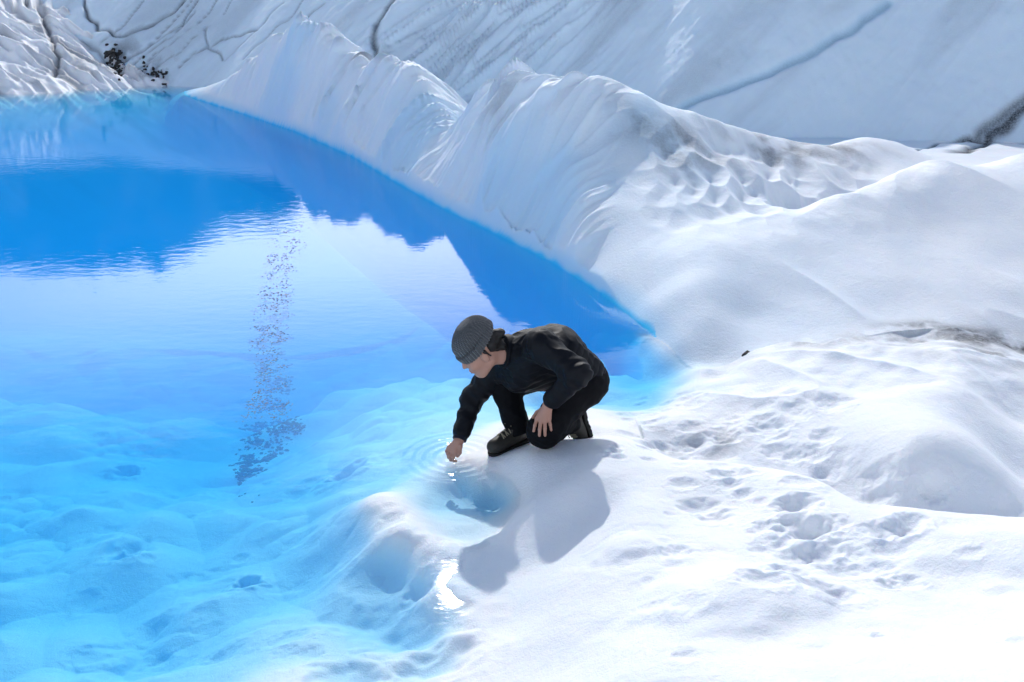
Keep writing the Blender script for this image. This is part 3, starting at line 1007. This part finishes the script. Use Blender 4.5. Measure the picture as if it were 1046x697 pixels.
def ell(P, c, ax, rad):
    """distance to an ellipsoid with its own axes"""
    q = [P[i] - c[i] for i in range(3)]
    k0 = k1 = 0
    for a, r in zip(ax, rad):
        w = q[0] * a[0] + q[1] * a[1] + q[2] * a[2]
        k0 = k0 + (w / r) ** 2
        k1 = k1 + (w / (r * r)) ** 2
    k0, k1 = np.sqrt(k0), np.sqrt(k1) + 1e-9
    return k0 * (k0 - 1.0) / k1


def smin(a, b, k):
    h = np.clip(0.5 + 0.5 * (b - a) / k, 0, 1)
    return b + (a - b) * h - k * h * (1 - h)


def smax(a, b, k):
    return -smin(-a, -b, k)


def wob(P, f, seed):
    g = np.random.default_rng(seed)
    s = 0
    for k in range(6):
        d = g.normal(size=3)
        d *= f * (0.7 + 0.9 * g.random()) / np.linalg.norm(d)
        s = s + np.sin(P[0] * d[0] + P[1] * d[1] + P[2] * d[2] + g.random() * 6.28)
    return (s / 3.0).astype(np.float32)


def sdf_mesh(name, fn, lo, hi, h, mat, parent=None):
    """surface nets over a distance field: one continuous smooth mesh"""
    ax = [np.arange(lo[i], hi[i] + h, h, dtype=np.float32) for i in range(3)]
    P = np.meshgrid(*ax, indexing='ij')
    val = fn(P).astype(np.float32)
    ins = val < 0
    n = val.shape
    cnt = np.zeros((n[0] - 1, n[1] - 1, n[2] - 1), np.int8)
    for dx in (0, 1):
        for dy in (0, 1):
            for dz in (0, 1):
                cnt += ins[dx:n[0] - 1 + dx, dy:n[1] - 1 + dy, dz:n[2] - 1 + dz]
    act = np.argwhere((cnt > 0) & (cnt < 8))
    idx = -np.ones(cnt.shape, np.int32)
    idx[tuple(act.T)] = np.arange(len(act))
    acc = np.zeros((len(act), 3), np.float32)
    num = np.zeros(len(act), np.float32)
    for axis in range(3):
        o = [k for k in range(3) if k != axis]
        for da in (0, 1):
            for db in (0, 1):
                c0 = act.copy(); c0[:, o[0]] += da; c0[:, o[1]] += db
                c1 = c0.copy(); c1[:, axis] += 1
                v0, v1 = val[tuple(c0.T)], val[tuple(c1.T)]
                x = (v0 < 0) != (v1 < 0)
                t = np.where(x, v0 / np.where(x, v0 - v1, 1), 0)
                p = c0.astype(np.float32)
                p[:, axis] += t
                acc[x] += p[x]
                num[x] += 1
    verts = acc / num[:, None] * h + np.array(lo, np.float32)
    faces = []
    for axis in range(3):
        o = [(axis + 1) % 3, (axis + 2) % 3]
        s0 = [slice(None)] * 3; s1 = [slice(None)] * 3
        s0[axis] = slice(0, -1); s1[axis] = slice(1, None)
        a, b = ins[tuple(s0)], ins[tuple(s1)]
        e = np.argwhere(a != b)
        ok = (e[:, o[0]] > 0) & (e[:, o[1]] > 0) & (e[:, o[0]] < n[o[0]] - 1) & (e[:, o[1]] < n[o[1]] - 1)
        e = e[ok]
        flip = a[tuple(e.T)]
        q = []
        for d0, d1 in ((-1, -1), (0, -1), (0, 0), (-1, 0)):
            c = e.copy(); c[:, o[0]] += d0; c[:, o[1]] += d1
            q.append(idx[tuple(c.T)])
        q = np.stack(q, -1)
        q[~flip] = q[~flip][:, ::-1]
        faces.append(q)
    faces = np.concatenate(faces)
    return raw_mesh(name, verts.tolist(), faces.tolist(), mat, parent)


# joints (metres, world)
hipL, hipR = V3(.375, 4.66, .385), V3(.27, 4.82, .39)
kneeL, kneeR = V3(*py(556, 440, 4.42)), V3(*py(514, 390, 4.73))
ankL, ankR = V3(.30, 4.62, .165), V3(*py(529, 438, 4.63))
shL, shR = V3(*py(551, 353, 4.46)), V3(*py(514, 367, 4.72))
elL, elR = V3(*py(591, 381, 4.33)), V3(*py(483, 408, 4.70))
wrL, wrR = V3(*py(560, 413, 4.37)), V3(*py(469, 450, 4.54))
neck, headc = V3(*py(519, 358, 4.585)), V3(*py(488.5, 359, 4.52))
pelvis = (hipL + hipR) / 2 + V3(0, 0, .02)
chest = (shL + shR) / 2 + V3(.05, .02, -.02)
midb = V3(.225, 4.665, .555)

hf = V3(-.76, -.24, -.60); hf /= np.linalg.norm(hf)
hu = V3(-.55, -.15, .82); hu -= hf * float(hu @ hf); hu /= np.linalg.norm(hu)
hl = np.cross(hu, hf)


def HP(a, b, c):
    return headc + hf * a + hl * b + hu * c


HA = (hf, hl, hu)


def sd_trousers(P, g=0.0, ext=.12):
    d = smin(rc(P, hipL, kneeL, .112 + g, .082 + g), rc(P, hipR, kneeR, .112 + g, .078 + g), .05)
    d = smin(d, rc(P, hipL, hipR, .118 + g, .118 + g), .05)
    d = smin(d, rc(P, kneeL, ankL + (ankL - kneeL) * (ext - .12), .080 + g, .058 + g), .03)
    d = smin(d, rc(P, kneeR, ankR + (ankR - kneeR) * ext, .076 + g, .062 + g), .03)
    return d


def sd_sleeves(P, g=0.0):
    dl = smin(rc(P, shL, elL, .078 + g, .062 + g), rc(P, elL, wrL + (elL - wrL) * .16, .060 + g, .046 + g), .03)
    dr = smin(rc(P, shR, elR, .076 + g, .060 + g), rc(P, elR, wrR + (elR - wrR) * .2, .058 + g, .045 + g), .03)
    return dl, dr


def sd_torso(P, g=0.0):
    d = rc(P, hipL + V3(-.01, -.0, .05), midb + V3(.03, -.06, -.01), .112 + g, .118 + g)
    d = smin(d, rc(P, hipR + V3(0, 0, .05), midb + V3(-.03, .07, -.02), .112 + g, .118 + g), .06)
    d = smin(d, rc(P, midb, chest + V3(0, 0, .0), .125 + g, .12 + g), .06)
    d = smin(d, rc(P, midb + V3(0, .02, -.07), chest + V3(-.03, .03, -.085), .10 + g, .105 + g), .06)
    d = smin(d, rc(P, midb + V3(-.06, .03, -.12), chest + V3(-.07, .05, -.13), .085 + g, .085 + g), .06)
    d = smin(d, rc(P, shL + V3(.02, .02, -.02), shR + V3(.02, -.02, 0), .082 + g, .082 + g), .06)
    d = smin(d, rc(P, chest, neck, .10 + g, .062 + g), .06)
    return d


def sd_jacket(P):
    dl, dr = sd_sleeves(P)
    d = smin(sd_torso(P), dl, .035)
    d = smin(d, dr, .035)
    # hem: the jacket ends over the hips
    ax_ = (pelvis - midb) / np.linalg.norm(pelvis - midb)
    hem = (P[0] - pelvis[0]) * ax_[0] + (P[1] - pelvis[1]) * ax_[1] + (P[2] - pelvis[2]) * ax_[2] - .045
    d = smax(d, np.where(rc(P, elL, wrL, .09, .09) < 0, -1, hem), .012)
    # folds in the cloth
    fold = (np.abs(wob(np.array(P), 34, 3)) - .5) * .0075 + (np.abs(wob(P, 75, 4)) - .5) * .0035
    # quilting seams across the back
    s = (P[0] - midb[0]) * ax_[0] + (P[1] - midb[1]) * ax_[1] + (P[2] - midb[2]) * ax_[2]
    quilt = .0045 * np.abs(np.sin(s * math.pi / .045)) ** .6
    wq = np.clip((sd_torso(P, 0) < .02).astype(np.float32) * 1.0 - (np.minimum(dl, dr) < .0).astype(np.float32), 0, 1)
    # gathers at the elbows
    for e, w, h0 in ((elL, wrL, shL), (elR, wrR, shR)):
        for a0, b0 in ((e, w), (e, h0)):
            dd = b0 - a0
            L = float(np.linalg.norm(dd))
            t = ((P[0] - a0[0]) * dd[0] + (P[1] - a0[1]) * dd[1] + (P[2] - a0[2]) * dd[2]) / (L * L)
            near = np.exp(-((P[0] - e[0]) ** 2 + (P[1] - e[1]) ** 2 + (P[2] - e[2]) ** 2) / (.13 ** 2))
            fold = fold + .0035 * near * np.sin(t * L / .0055 * .55 + 3 * wob(P, 25, 6))
    return d - quilt * wq * .8 + fold


def sd_trousers_folded(P):
    d = sd_trousers(P)
    near = np.exp(-((P[0] - kneeL[0]) ** 2 + (P[1] - kneeL[1]) ** 2 + (P[2] - kneeL[2] - .05) ** 2) / (.12 ** 2))
    d = d + (np.abs(wob(P, 32, 13)) - .5) * .007 + (np.abs(wob(P, 75, 14)) - .5) * .003 + near * .003 * np.sin((P[2] + .3 * P[0]) * 170 + 2 * wob(P, 20, 15))
    # open leg ends above the boots
    for k, a in ((kneeR, ankR), (kneeL, ankL)):
        dd = (a - k) / np.linalg.norm(a - k)
        cut = (P[0] - a[0]) * dd[0] + (P[1] - a[1]) * dd[1] + (P[2] - a[2]) * dd[2] - .035
        zone = rc(P, k + (a - k) * .7, a + dd * .1, .095, .095) < 0
        d = np.where(zone, np.maximum(d, cut), d)
    return d


# hands ---------------------------------------------------------------
def on_knee(u, v, off):
    """where the sight line meets the trouser leg, lifted by off"""
    ys = np.linspace(4.15, 4.6, 900)
    d = ray(u, v)
    t = ys / d[1]
    P = [(d[0] * t).astype(np.float32), ys.astype(np.float32), (H + d[2] * t).astype(np.float32)]
    s = np.minimum(sd_trousers(P), 9)
    k = np.argmax(s < off)
    if s[k] >= off:
        k = np.argmin(s)
    return V3(P[0][k], P[1][k], P[2][k])


finL = []
for (k0, k1, k2, r) in (((548.5, 428), (546.5, 434.5), (545.2, 440.5), .0090), ((552.5, 430), (551.4, 438), (551, 445), .0094),
                        ((556.8, 430), (556.6, 438), (556.8, 445), .0090), ((560.8, 428), (562, 434), (563, 439.5), .0082)):
    finL.append([on_knee(*k0, .016), on_knee(*k1, .012), on_knee(*k2, .006), r])
thumbL = [on_knee(554, 419, .014), on_knee(548.5, 421.5, .012), on_knee(544.5, 426.5, .007), .0105]

finR = []
fd_ = V3(-.55, -.35, -.75); fd_ /= np.linalg.norm(fd_)          # direction of the hand
sd_ = V3(-.62, .75, .10); sd_ -= fd_ * float(sd_ @ fd_); sd_ /= np.linalg.norm(sd_)   # across the knuckles
nd_ = np.cross(fd_, sd_)
if nd_[0] > 0:
    nd_ = -nd_                                                   # back of the hand, away from the body
palm0 = wrR + fd_ * .012
for i, (o, L, r) in enumerate(((-.031, .026, .0090), (-.010, .029, .0094), (.011, .027, .0090), (.031, .022, .0080))):
    k0 = wrR + fd_ * (.066 - abs(o) * .12) + sd_ * o
    k1 = k0 + fd_ * L * .95 + nd_ * .002
    k2 = k1 + fd_ * L * .55 - nd_ * .020
    k3 = k2 - nd_ * .016 - fd_ * .004
    finR.append([k0, k1, k2, k3, r])
thumbR = [wrR + fd_ * .02 - sd_ * .026, wrR + fd_ * .05 - sd_ * .040 - nd_ * .012, wrR + fd_ * .072 - sd_ * .03 - nd_ * .024, .0105]


def sd_hands(P):
    # left hand spread on the knee
    kn = [f[0] for f in finL]
    c = sum(kn) / 4
    wl = wrL + (c - wrL) * .05
    d = rc(P, elL + (wrL - elL) * .6, wrL, .034, .026)
    for f in finL:
        d = smin(d, rc(P, wl, f[0], .021, .0125), .010)
    for f in finL:
        fi = smin(rc(P, f[0], f[1], f[3] * 1.08, f[3]), rc(P, f[1], f[2], f[3], f[3] * .82), .003)
        d = smin(d, fi, .004)
    t = smin(rc(P, wl, thumbL[0], .02, .015), rc(P, thumbL[0], thumbL[1], .0135, .011), .008)
    t = smin(t, rc(P, thumbL[1], thumbL[2], .011, .0085), .003)
    d = smin(d, t, .005)
    # right hand, fingers curled, tips in the water
    e = rc(P, elR + (wrR - elR) * .6, wrR, .034, .026)
    for f in finR:
        e = smin(e, rc(P, palm0, f[0], .022, .0135), .010)
    for f in finR:
        fi = smin(rc(P, f[0], f[1], f[4] * 1.1, f[4]), rc(P, f[1], f[2], f[4], f[4] * .92), .003)
        fi = smin(fi, rc(P, f[2], f[3], f[4] * .92, f[4] * .8), .003)
        e = smin(e, fi, .004)
    t = smin(rc(P, palm0, thumbR[0], .02, .0145), rc(P, thumbR[0], thumbR[1], .013, .011), .006)
    t = smin(t, rc(P, thumbR[1], thumbR[2], .011, .0088), .003)
    return np.minimum(d, smin(e, t, .005))


def sd_head(P):
    d = ell(P, HP(-.012, 0, .03), HA, (.098, .077, .090))
    d = smin(d, ell(P, HP(.030, 0, -.045), HA, (.062, .058, .072)), .035)
    d = smin(d, ell(P, HP(.062, 0, -.098), HA, (.026, .026, .020)), .025)
    d = smin(d, rc(P, HP(-.02, .045, -.06), HP(.055, .020, -.100), .022, .018), .02)
    d = smin(d, rc(P, HP(-.02, -.045, -.06), HP(.055, -.020, -.100), .022, .018), .02)
    d = smin(d, rc(P, HP(.080, -.03, .024), HP(.080, .03, .024), .013, .013), .012)
    for s in (-1, 1):
        d = smax(d, -ell(P, HP(.100, s * .032, .006), HA, (.018, .018, .012)), .012)
        d = smin(d, ell(P, HP(.062, s * .040, -.028), HA, (.026, .022, .022)), .02)
        d = smin(d, ell(P, HP(-.008, s * .078, -.012), HA, (.019, .010, .031)), .006)
    d = smin(d, rc(P, HP(.088, 0, .016), HP(.104, 0, -.018), .0070, .0100), .010)
    d = smin(d, rc(P, HP(.090, -.010, -.023), HP(.090, .010, -.023), .0080, .0080), .006)
    d = smin(d, ell(P, HP(.086, 0, -.052), HA, (.012, .022, .0065)), .006)
    d = smin(d, ell(P, HP(.084, 0, -.065), HA, (.012, .020, .0070)), .006)
    return d


def sd_body(P):
    d = smin(sd_head(P), rc(P, neck + V3(.02, 0, -.01), HP(-.035, 0, -.055), .060, .052), .03)
    t = sd_torso(P, -.014)
    dl, dr = sd_sleeves(P, -.014)
    t = smin(smin(t, dl, .03), dr, .03)
    t = smin(t, sd_trousers(P, -.016, -.12), .02)
    d = smin(d, t, .02)
    d = np.minimum(d, sd_hands(P))
    for h_, t_, r in ((shoeR[0], shoeR[1], .026), (shoeL[0], shoeL[1], .026)):
        d = smin(d, rc(P, h_, t_, r, r * .8), .02)
    d = smin(d, rc(P, ankR, shoeR[0], .04, .026), .02)
    return smin(d, rc(P, ankL, shoeL[0], .04, .026), .02)


def foot_frame(heel, toe, up):
    f = toe - heel
    f = f / np.linalg.norm(f)
    u = up - f * float(up @ f)
    u = u / np.linalg.norm(u)
    return f, np.cross(u, f), u


zr = ground(-.03, 4.57)
shoeR = (V3(.055, 4.665, zr + .055), V3(-.085, 4.535, zr + .045))
zl = ground(.36, 4.66)
shoeL = (V3(.33, 4.655, .185), V3(.362, 4.652, .075))
frR = foot_frame(shoeR[0], shoeR[1], V3(0, 0, 1))
frL = foot_frame(shoeL[0], shoeL[1], V3(-.7, -.5, .2))


def sd_shoe(P, shoe, fr, ank):
    f, l, u = fr
    h_, t_ = shoe
    L = float(np.linalg.norm(t_ - h_))
    d = rc(P, h_ + u * .010, t_ + f * .006, .044, .041)
    d = smin(d, rc(P, h_ + f * L * .35 + u * .03, t_ - f * .02, .040, .032), .02)
    d = smin(d, rc(P, h_ + f * .02 + u * .035, ank + (ank - (h_ + f * .02)) * .25, .046, .050), .02)
    low = (P[0] - h_[0]) * u[0] + (P[1] - h_[1]) * u[1] + (P[2] - h_[2]) * u[2]
    d = smax(d, -(low + .030), .008)
    return d + wob(P, 110, 33) * .001


def sd_sole(P, shoe, fr):
    f, l, u = fr
    h_, t_ = shoe
    q = [P[i] - h_[i] for i in range(3)]
    a = q[0] * f[0] + q[1] * f[1] + q[2] * f[2]
    b = q[0] * l[0] + q[1] * l[1] + q[2] * l[2]
    c = q[0] * u[0] + q[1] * u[1] + q[2] * u[2]
    L = float(np.linalg.norm(t_ - h_))
    t = np.clip(a / L, 0, 1)
    w = .043 - .008 * np.exp(-((t - .4) / .2) ** 2)
    flat = np.sqrt((a - t * L) ** 2 + b ** 2) - w
    lug = .003 * (np.sin(a * 230) > 0) * (c < -.044)
    return np.maximum(flat + lug, np.abs(c + .040) - .013)


def knit_material():
    mt, nt, out = new_mat('grey_knit')
    b = nd(nt, 'ShaderNodeBsdfPrincipled')
    nt.links.new(b.outputs[0], out.inputs[0])
    geo = nd(nt, 'ShaderNodeNewGeometry')
    w1 = nd(nt, 'ShaderNodeTexWave', wave_type='BANDS', bands_direction='DIAGONAL'); w1.inputs['Scale'].default_value = 55; w1.inputs['Distortion'].default_value = 1.5
    n = nd(nt, 'ShaderNodeTexNoise'); n.inputs['Scale'].default_value = 110; n.inputs['Detail'].default_value = 6; n.inputs['Roughness'].default_value = .75
    for x in (w1, n):
        nt.links.new(geo.outputs['Position'], x.inputs['Vector'])
    nt.links.new(mixc(nt, n.outputs[0], (.03, .031, .034, 1), (.115, .118, .125, 1)), b.inputs['Base Color'])
    b.inputs['Roughness'].default_value = .9
    b.inputs['Sheen Weight'].default_value = .3
    ad = nd(nt, 'ShaderNodeMath', operation='ADD'); nt.links.new(w1.outputs['Fac'], ad.inputs[0]); nt.links.new(n.outputs[0], ad.inputs[1])
    bp = nd(nt, 'ShaderNodeBump'); bp.inputs['Strength'].default_value = .8; bp.inputs['Distance'].default_value = .004
    nt.links.new(ad.outputs[0], bp.inputs['Height']); nt.links.new(bp.outputs[0], b.inputs['Normal'])
    return mt


M_skin = simple_mat('skin', (.47, .245, .175), .5, .12, 14, .1, .002, .4)
M_jacket = simple_mat('black_jacket_cloth', (.0042, .0048, .0075), .6, .35, 60, .3, .003, .18, .0)
M_trouser = simple_mat('black_trouser_cloth', (.0035, .0035, .0048), .8, .3, 80, .3, .002, .15, .0)
M_cuff = simple_mat('navy_knit_cuff', (.008, .009, .018), .85, .3, 200, .5, .003, .2, .2)
M_knit = knit_material()
M_hair = simple_mat('dark_brown_hair', (.010, .007, .0055), .6, .4, 120, .6, .004, .5)
M_shoe = simple_mat('dark_brown_boot_leather', (.030, .026, .020), .6, .5, 50, .4, .003, .4)
M_sole = simple_mat('black_boot_rubber', (.010, .010, .010), .75, .3, 60, .3, .002, .3)
M_lace = simple_mat('tan_bootlace', (.30, .26, .18), .8, .2, 90)
M_eye = simple_mat('dark_eye', (.02, .015, .012), .15, .1, 60)
M_lip = simple_mat('lip', (.40, .14, .12), .45, .1, 60)
M_brow = simple_mat('eyebrow_hair', (.03, .02, .014), .8, .3, 120)

person = bpy.data.objects.new('person', None)
C.objects.link(person)
person.location = (.15, 4.55, ground(.15, 4.55))
person['label'] = 'person in grey knit hat and black jacket kneeling with one hand in the pool'
person['category'] = 'person'

body = sdf_mesh('body', sd_body, (-.38, 4.15, -.06), (.55, 5.0, .80), .0045, M_skin, person)
hand_detail = None
jacket = sdf_mesh('jacket', sd_jacket, (-.36, 4.15, .02), (.56, 5.02, .82), .0038, M_jacket, person)
trousers = sdf_mesh('trousers', sd_trousers_folded, (-.22, 4.2, .02), (.56, 5.02, .60), .005, M_trouser, person)


def around(pts, m):
    a = np.array(pts)
    return tuple(a.min(0) - m), tuple(a.max(0) + m)


# ribbed cuffs
for e, w, r in ((elL, wrL, .036), (elR, wrR, .037)):
    a, b = w + (e - w) * .22, w + (e - w) * (.02 if e is elR else .06)
    dv = (b - a) / np.linalg.norm(b - a)
    lo, hi = around([a, b], .06)

    def cf(P, a=a, b=b, dv=dv, r=r):
        s = (P[0] - a[0]) * dv[0] + (P[1] - a[1]) * dv[1] + (P[2] - a[2]) * dv[2]
        L = float(np.linalg.norm(b - a))
        return np.maximum(rc(P, a, b, r + .003, r), s - L - .004) + .0008 * np.sin(s * 900)
    sdf_mesh('cuff', cf, lo, hi, .003, M_cuff, jacket)

# stand-up collar around the neck
cn_ = HP(-.035, 0, -.055) - neck
cn_ = cn_ / np.linalg.norm(cn_)


def collar(P):
    q = (P[0] - neck[0]) * cn_[0] + (P[1] - neck[1]) * cn_[1] + (P[2] - neck[2]) * cn_[2]
    rad = np.sqrt(np.maximum((P[0] - neck[0] - q * cn_[0]) ** 2 + (P[1] - neck[1] - q * cn_[1]) ** 2 + (P[2] - neck[2] - q * cn_[2]) ** 2, 0))
    ring = np.abs(rad - (.074 + .10 * np.clip(q, 0, .1))) - .008
    return smax(ring, np.abs(q - .0) - .045 - .02 * wob(P, 14, 44), .008) + wob(P, 60, 41) * .0015


lo, hi = around([neck], .16)
sdf_mesh('collar', collar, lo, hi, .004, M_jacket, jacket)


# knitted hat with its turned-up brim
def ribs(P):
    q = [P[i] - headc[i] for i in range(3)]
    a = q[0] * hf[0] + q[1] * hf[1] + q[2] * hf[2] + .03
    b = q[0] * hl[0] + q[1] * hl[1] + q[2] * hl[2]
    r = np.sqrt(a * a + b * b)
    return .0022 * np.clip(r / .05, 0, 1) * np.sin(np.arctan2(b, a) * 42)


def sd_hat(P):
    d = ell(P, HP(-.022, 0, .052), HA, (.117, .096, .100))
    d = smin(d, ell(P, HP(-.048, 0, .098), HA, (.092, .080, .070)), .03)
    cut = (P[0] - headc[0]) * (hu[0] + .12 * hf[0]) + (P[1] - headc[1]) * (hu[1] + .12 * hf[1]) + (P[2] - headc[2]) * (hu[2] + .12 * hf[2]) - .024
    cut = cut + .25 * np.minimum((P[0] - headc[0]) * hf[0] + (P[1] - headc[1]) * hf[1] + (P[2] - headc[2]) * hf[2], 0)
    return smax(d, -cut, .008) + wob(P, 24, 51) * .007 + ribs(P)


def sd_brim(P):
    d = ell(P, HP(-.022, 0, .052), HA, (.123, .102, .106))
    cut = (P[0] - headc[0]) * (hu[0] + .12 * hf[0]) + (P[1] - headc[1]) * (hu[1] + .12 * hf[1]) + (P[2] - headc[2]) * (hu[2] + .12 * hf[2]) - .018
    cut = cut + .25 * np.minimum((P[0] - headc[0]) * hf[0] + (P[1] - headc[1]) * hf[1] + (P[2] - headc[2]) * hf[2], 0)
    return smax(smax(d - .005, -cut, .008), cut - .046 - .006 * wob(P, 18, 53), .008) + wob(P, 45, 52) * .002 + ribs(P) * 1.3


lo, hi = around([HP(0, 0, .05)], .20)
hat = sdf_mesh('knit_hat', sd_hat, lo, hi, .003, M_knit, person)
sdf_mesh('brim', sd_brim, lo, hi, .003, M_knit, hat)


def sd_hair(P):
    d = ell(P, HP(-.068, 0, .012), HA, (.050, .080, .058))
    d = smin(d, rc(P, HP(-.09, .015, .03), HP(-.142, .025, .012), .034, .024), .02)
    d = smin(d, rc(P, HP(-.085, .01, -.01), HP(-.105, .02, -.055), .040, .026), .03)
    d = smin(d, rc(P, HP(-.022, .079, .015), HP(-.034, .076, -.025), .009, .005), .01)
    return d + wob(P, 120, 61) * .002 + wob(P, 260, 62) * .001


sdf_mesh('hair', sd_hair, lo, hi, .004, M_hair, person)

# face
for s in (-1, 1):
    lo, hi = around([HP(.08, s * .032, .006)], .03)
    sdf_mesh('eye', lambda P, s=s: ell(P, HP(.0775, s * .032, .006), HA, (.010, .013, .0055)), lo, hi, .0015, M_eye, person)
    sdf_mesh('eyebrow', lambda P, s=s: smin(rc(P, HP(.090, s * .016, .026), HP(.086, s * .032, .031), .004, .004), rc(P, HP(.086, s * .032, .031), HP(.072, s * .048, .026), .004, .002), .003),
             *around([HP(.085, s * .032, .026)], .035), .002, M_brow, person)
lo, hi = around([HP(.09, 0, -.06)], .04)
sdf_mesh('lips', lambda P: smin(ell(P, HP(.0885, 0, -.0525), HA, (.0115, .021, .0048)), ell(P, HP(.0868, 0, -.0645), HA, (.0115, .019, .0055)), .002), lo, hi, .0015, M_lip, person)

# boots
for shoe, fr, ank in ((shoeR, frR, ankR), (shoeL, frL, ankL)):
    lo, hi = around([shoe[0], shoe[1], ank], .10)
    bt = sdf_mesh('boot', lambda P, a=shoe, b=fr, c=ank: sd_shoe(P, a, b, c), lo, hi, .004, M_shoe, person)
    sdf_mesh('sole', lambda P, a=shoe, b=fr: sd_sole(P, a, b), lo, hi, .003, M_sole, bt)
    f, l, u = fr
    L = float(np.linalg.norm(shoe[1] - shoe[0]))

    def lace(P, f=f, l=l, u=u, h_=shoe[0], L=L):
        d = 9
        for k in range(4):
            c0 = h_ + f * (L * (.36 + .13 * k)) + u * (.072 - .006 * k)
            c1 = h_ + f * (L * (.42 + .13 * k)) + u * (.069 - .006 * k)
            m = (c0 + c1) / 2 + u * .006
            for s in (-1, 1):
                a0, b0 = c0 + l * .026 * s - u * .012, c1 - l * .026 * s - u * .012
                d = np.minimum(d, np.minimum(rc(P, a0, m, .0032, .0032), rc(P, m, b0, .0032, .0032)))
        tie = h_ + f * L * .34 + u * .082
        for s in (-1, 1):
            d = np.minimum(d, rc(P, tie, tie + l * .03 * s + f * .02 - u * .01, .003, .003))
            d = np.minimum(d, rc(P, tie, tie + l * .022 * s + f * .035 + u * .004, .003, .003))
        return d
    sdf_mesh('lace', lace, lo, hi, .0025, M_lace, bt)


# ------------------------------------------------------------------ render settings
sc = bpy.context.scene
sc.render.engine = 'CYCLES'
sc.view_settings.view_transform = 'Standard'
sc.view_settings.look = 'None'
sc.view_settings.gamma = 1
sc.view_settings.exposure = 0.25
sc.cycles.max_bounces = 8
sc.cycles.diffuse_bounces = 4
sc.cycles.volume_bounces = 3
sc.cycles.transparent_max_bounces = 12
sc.cycles.caustics_reflective = False
sc.cycles.caustics_refractive = False
sc.cycles.sample_clamp_indirect = 6
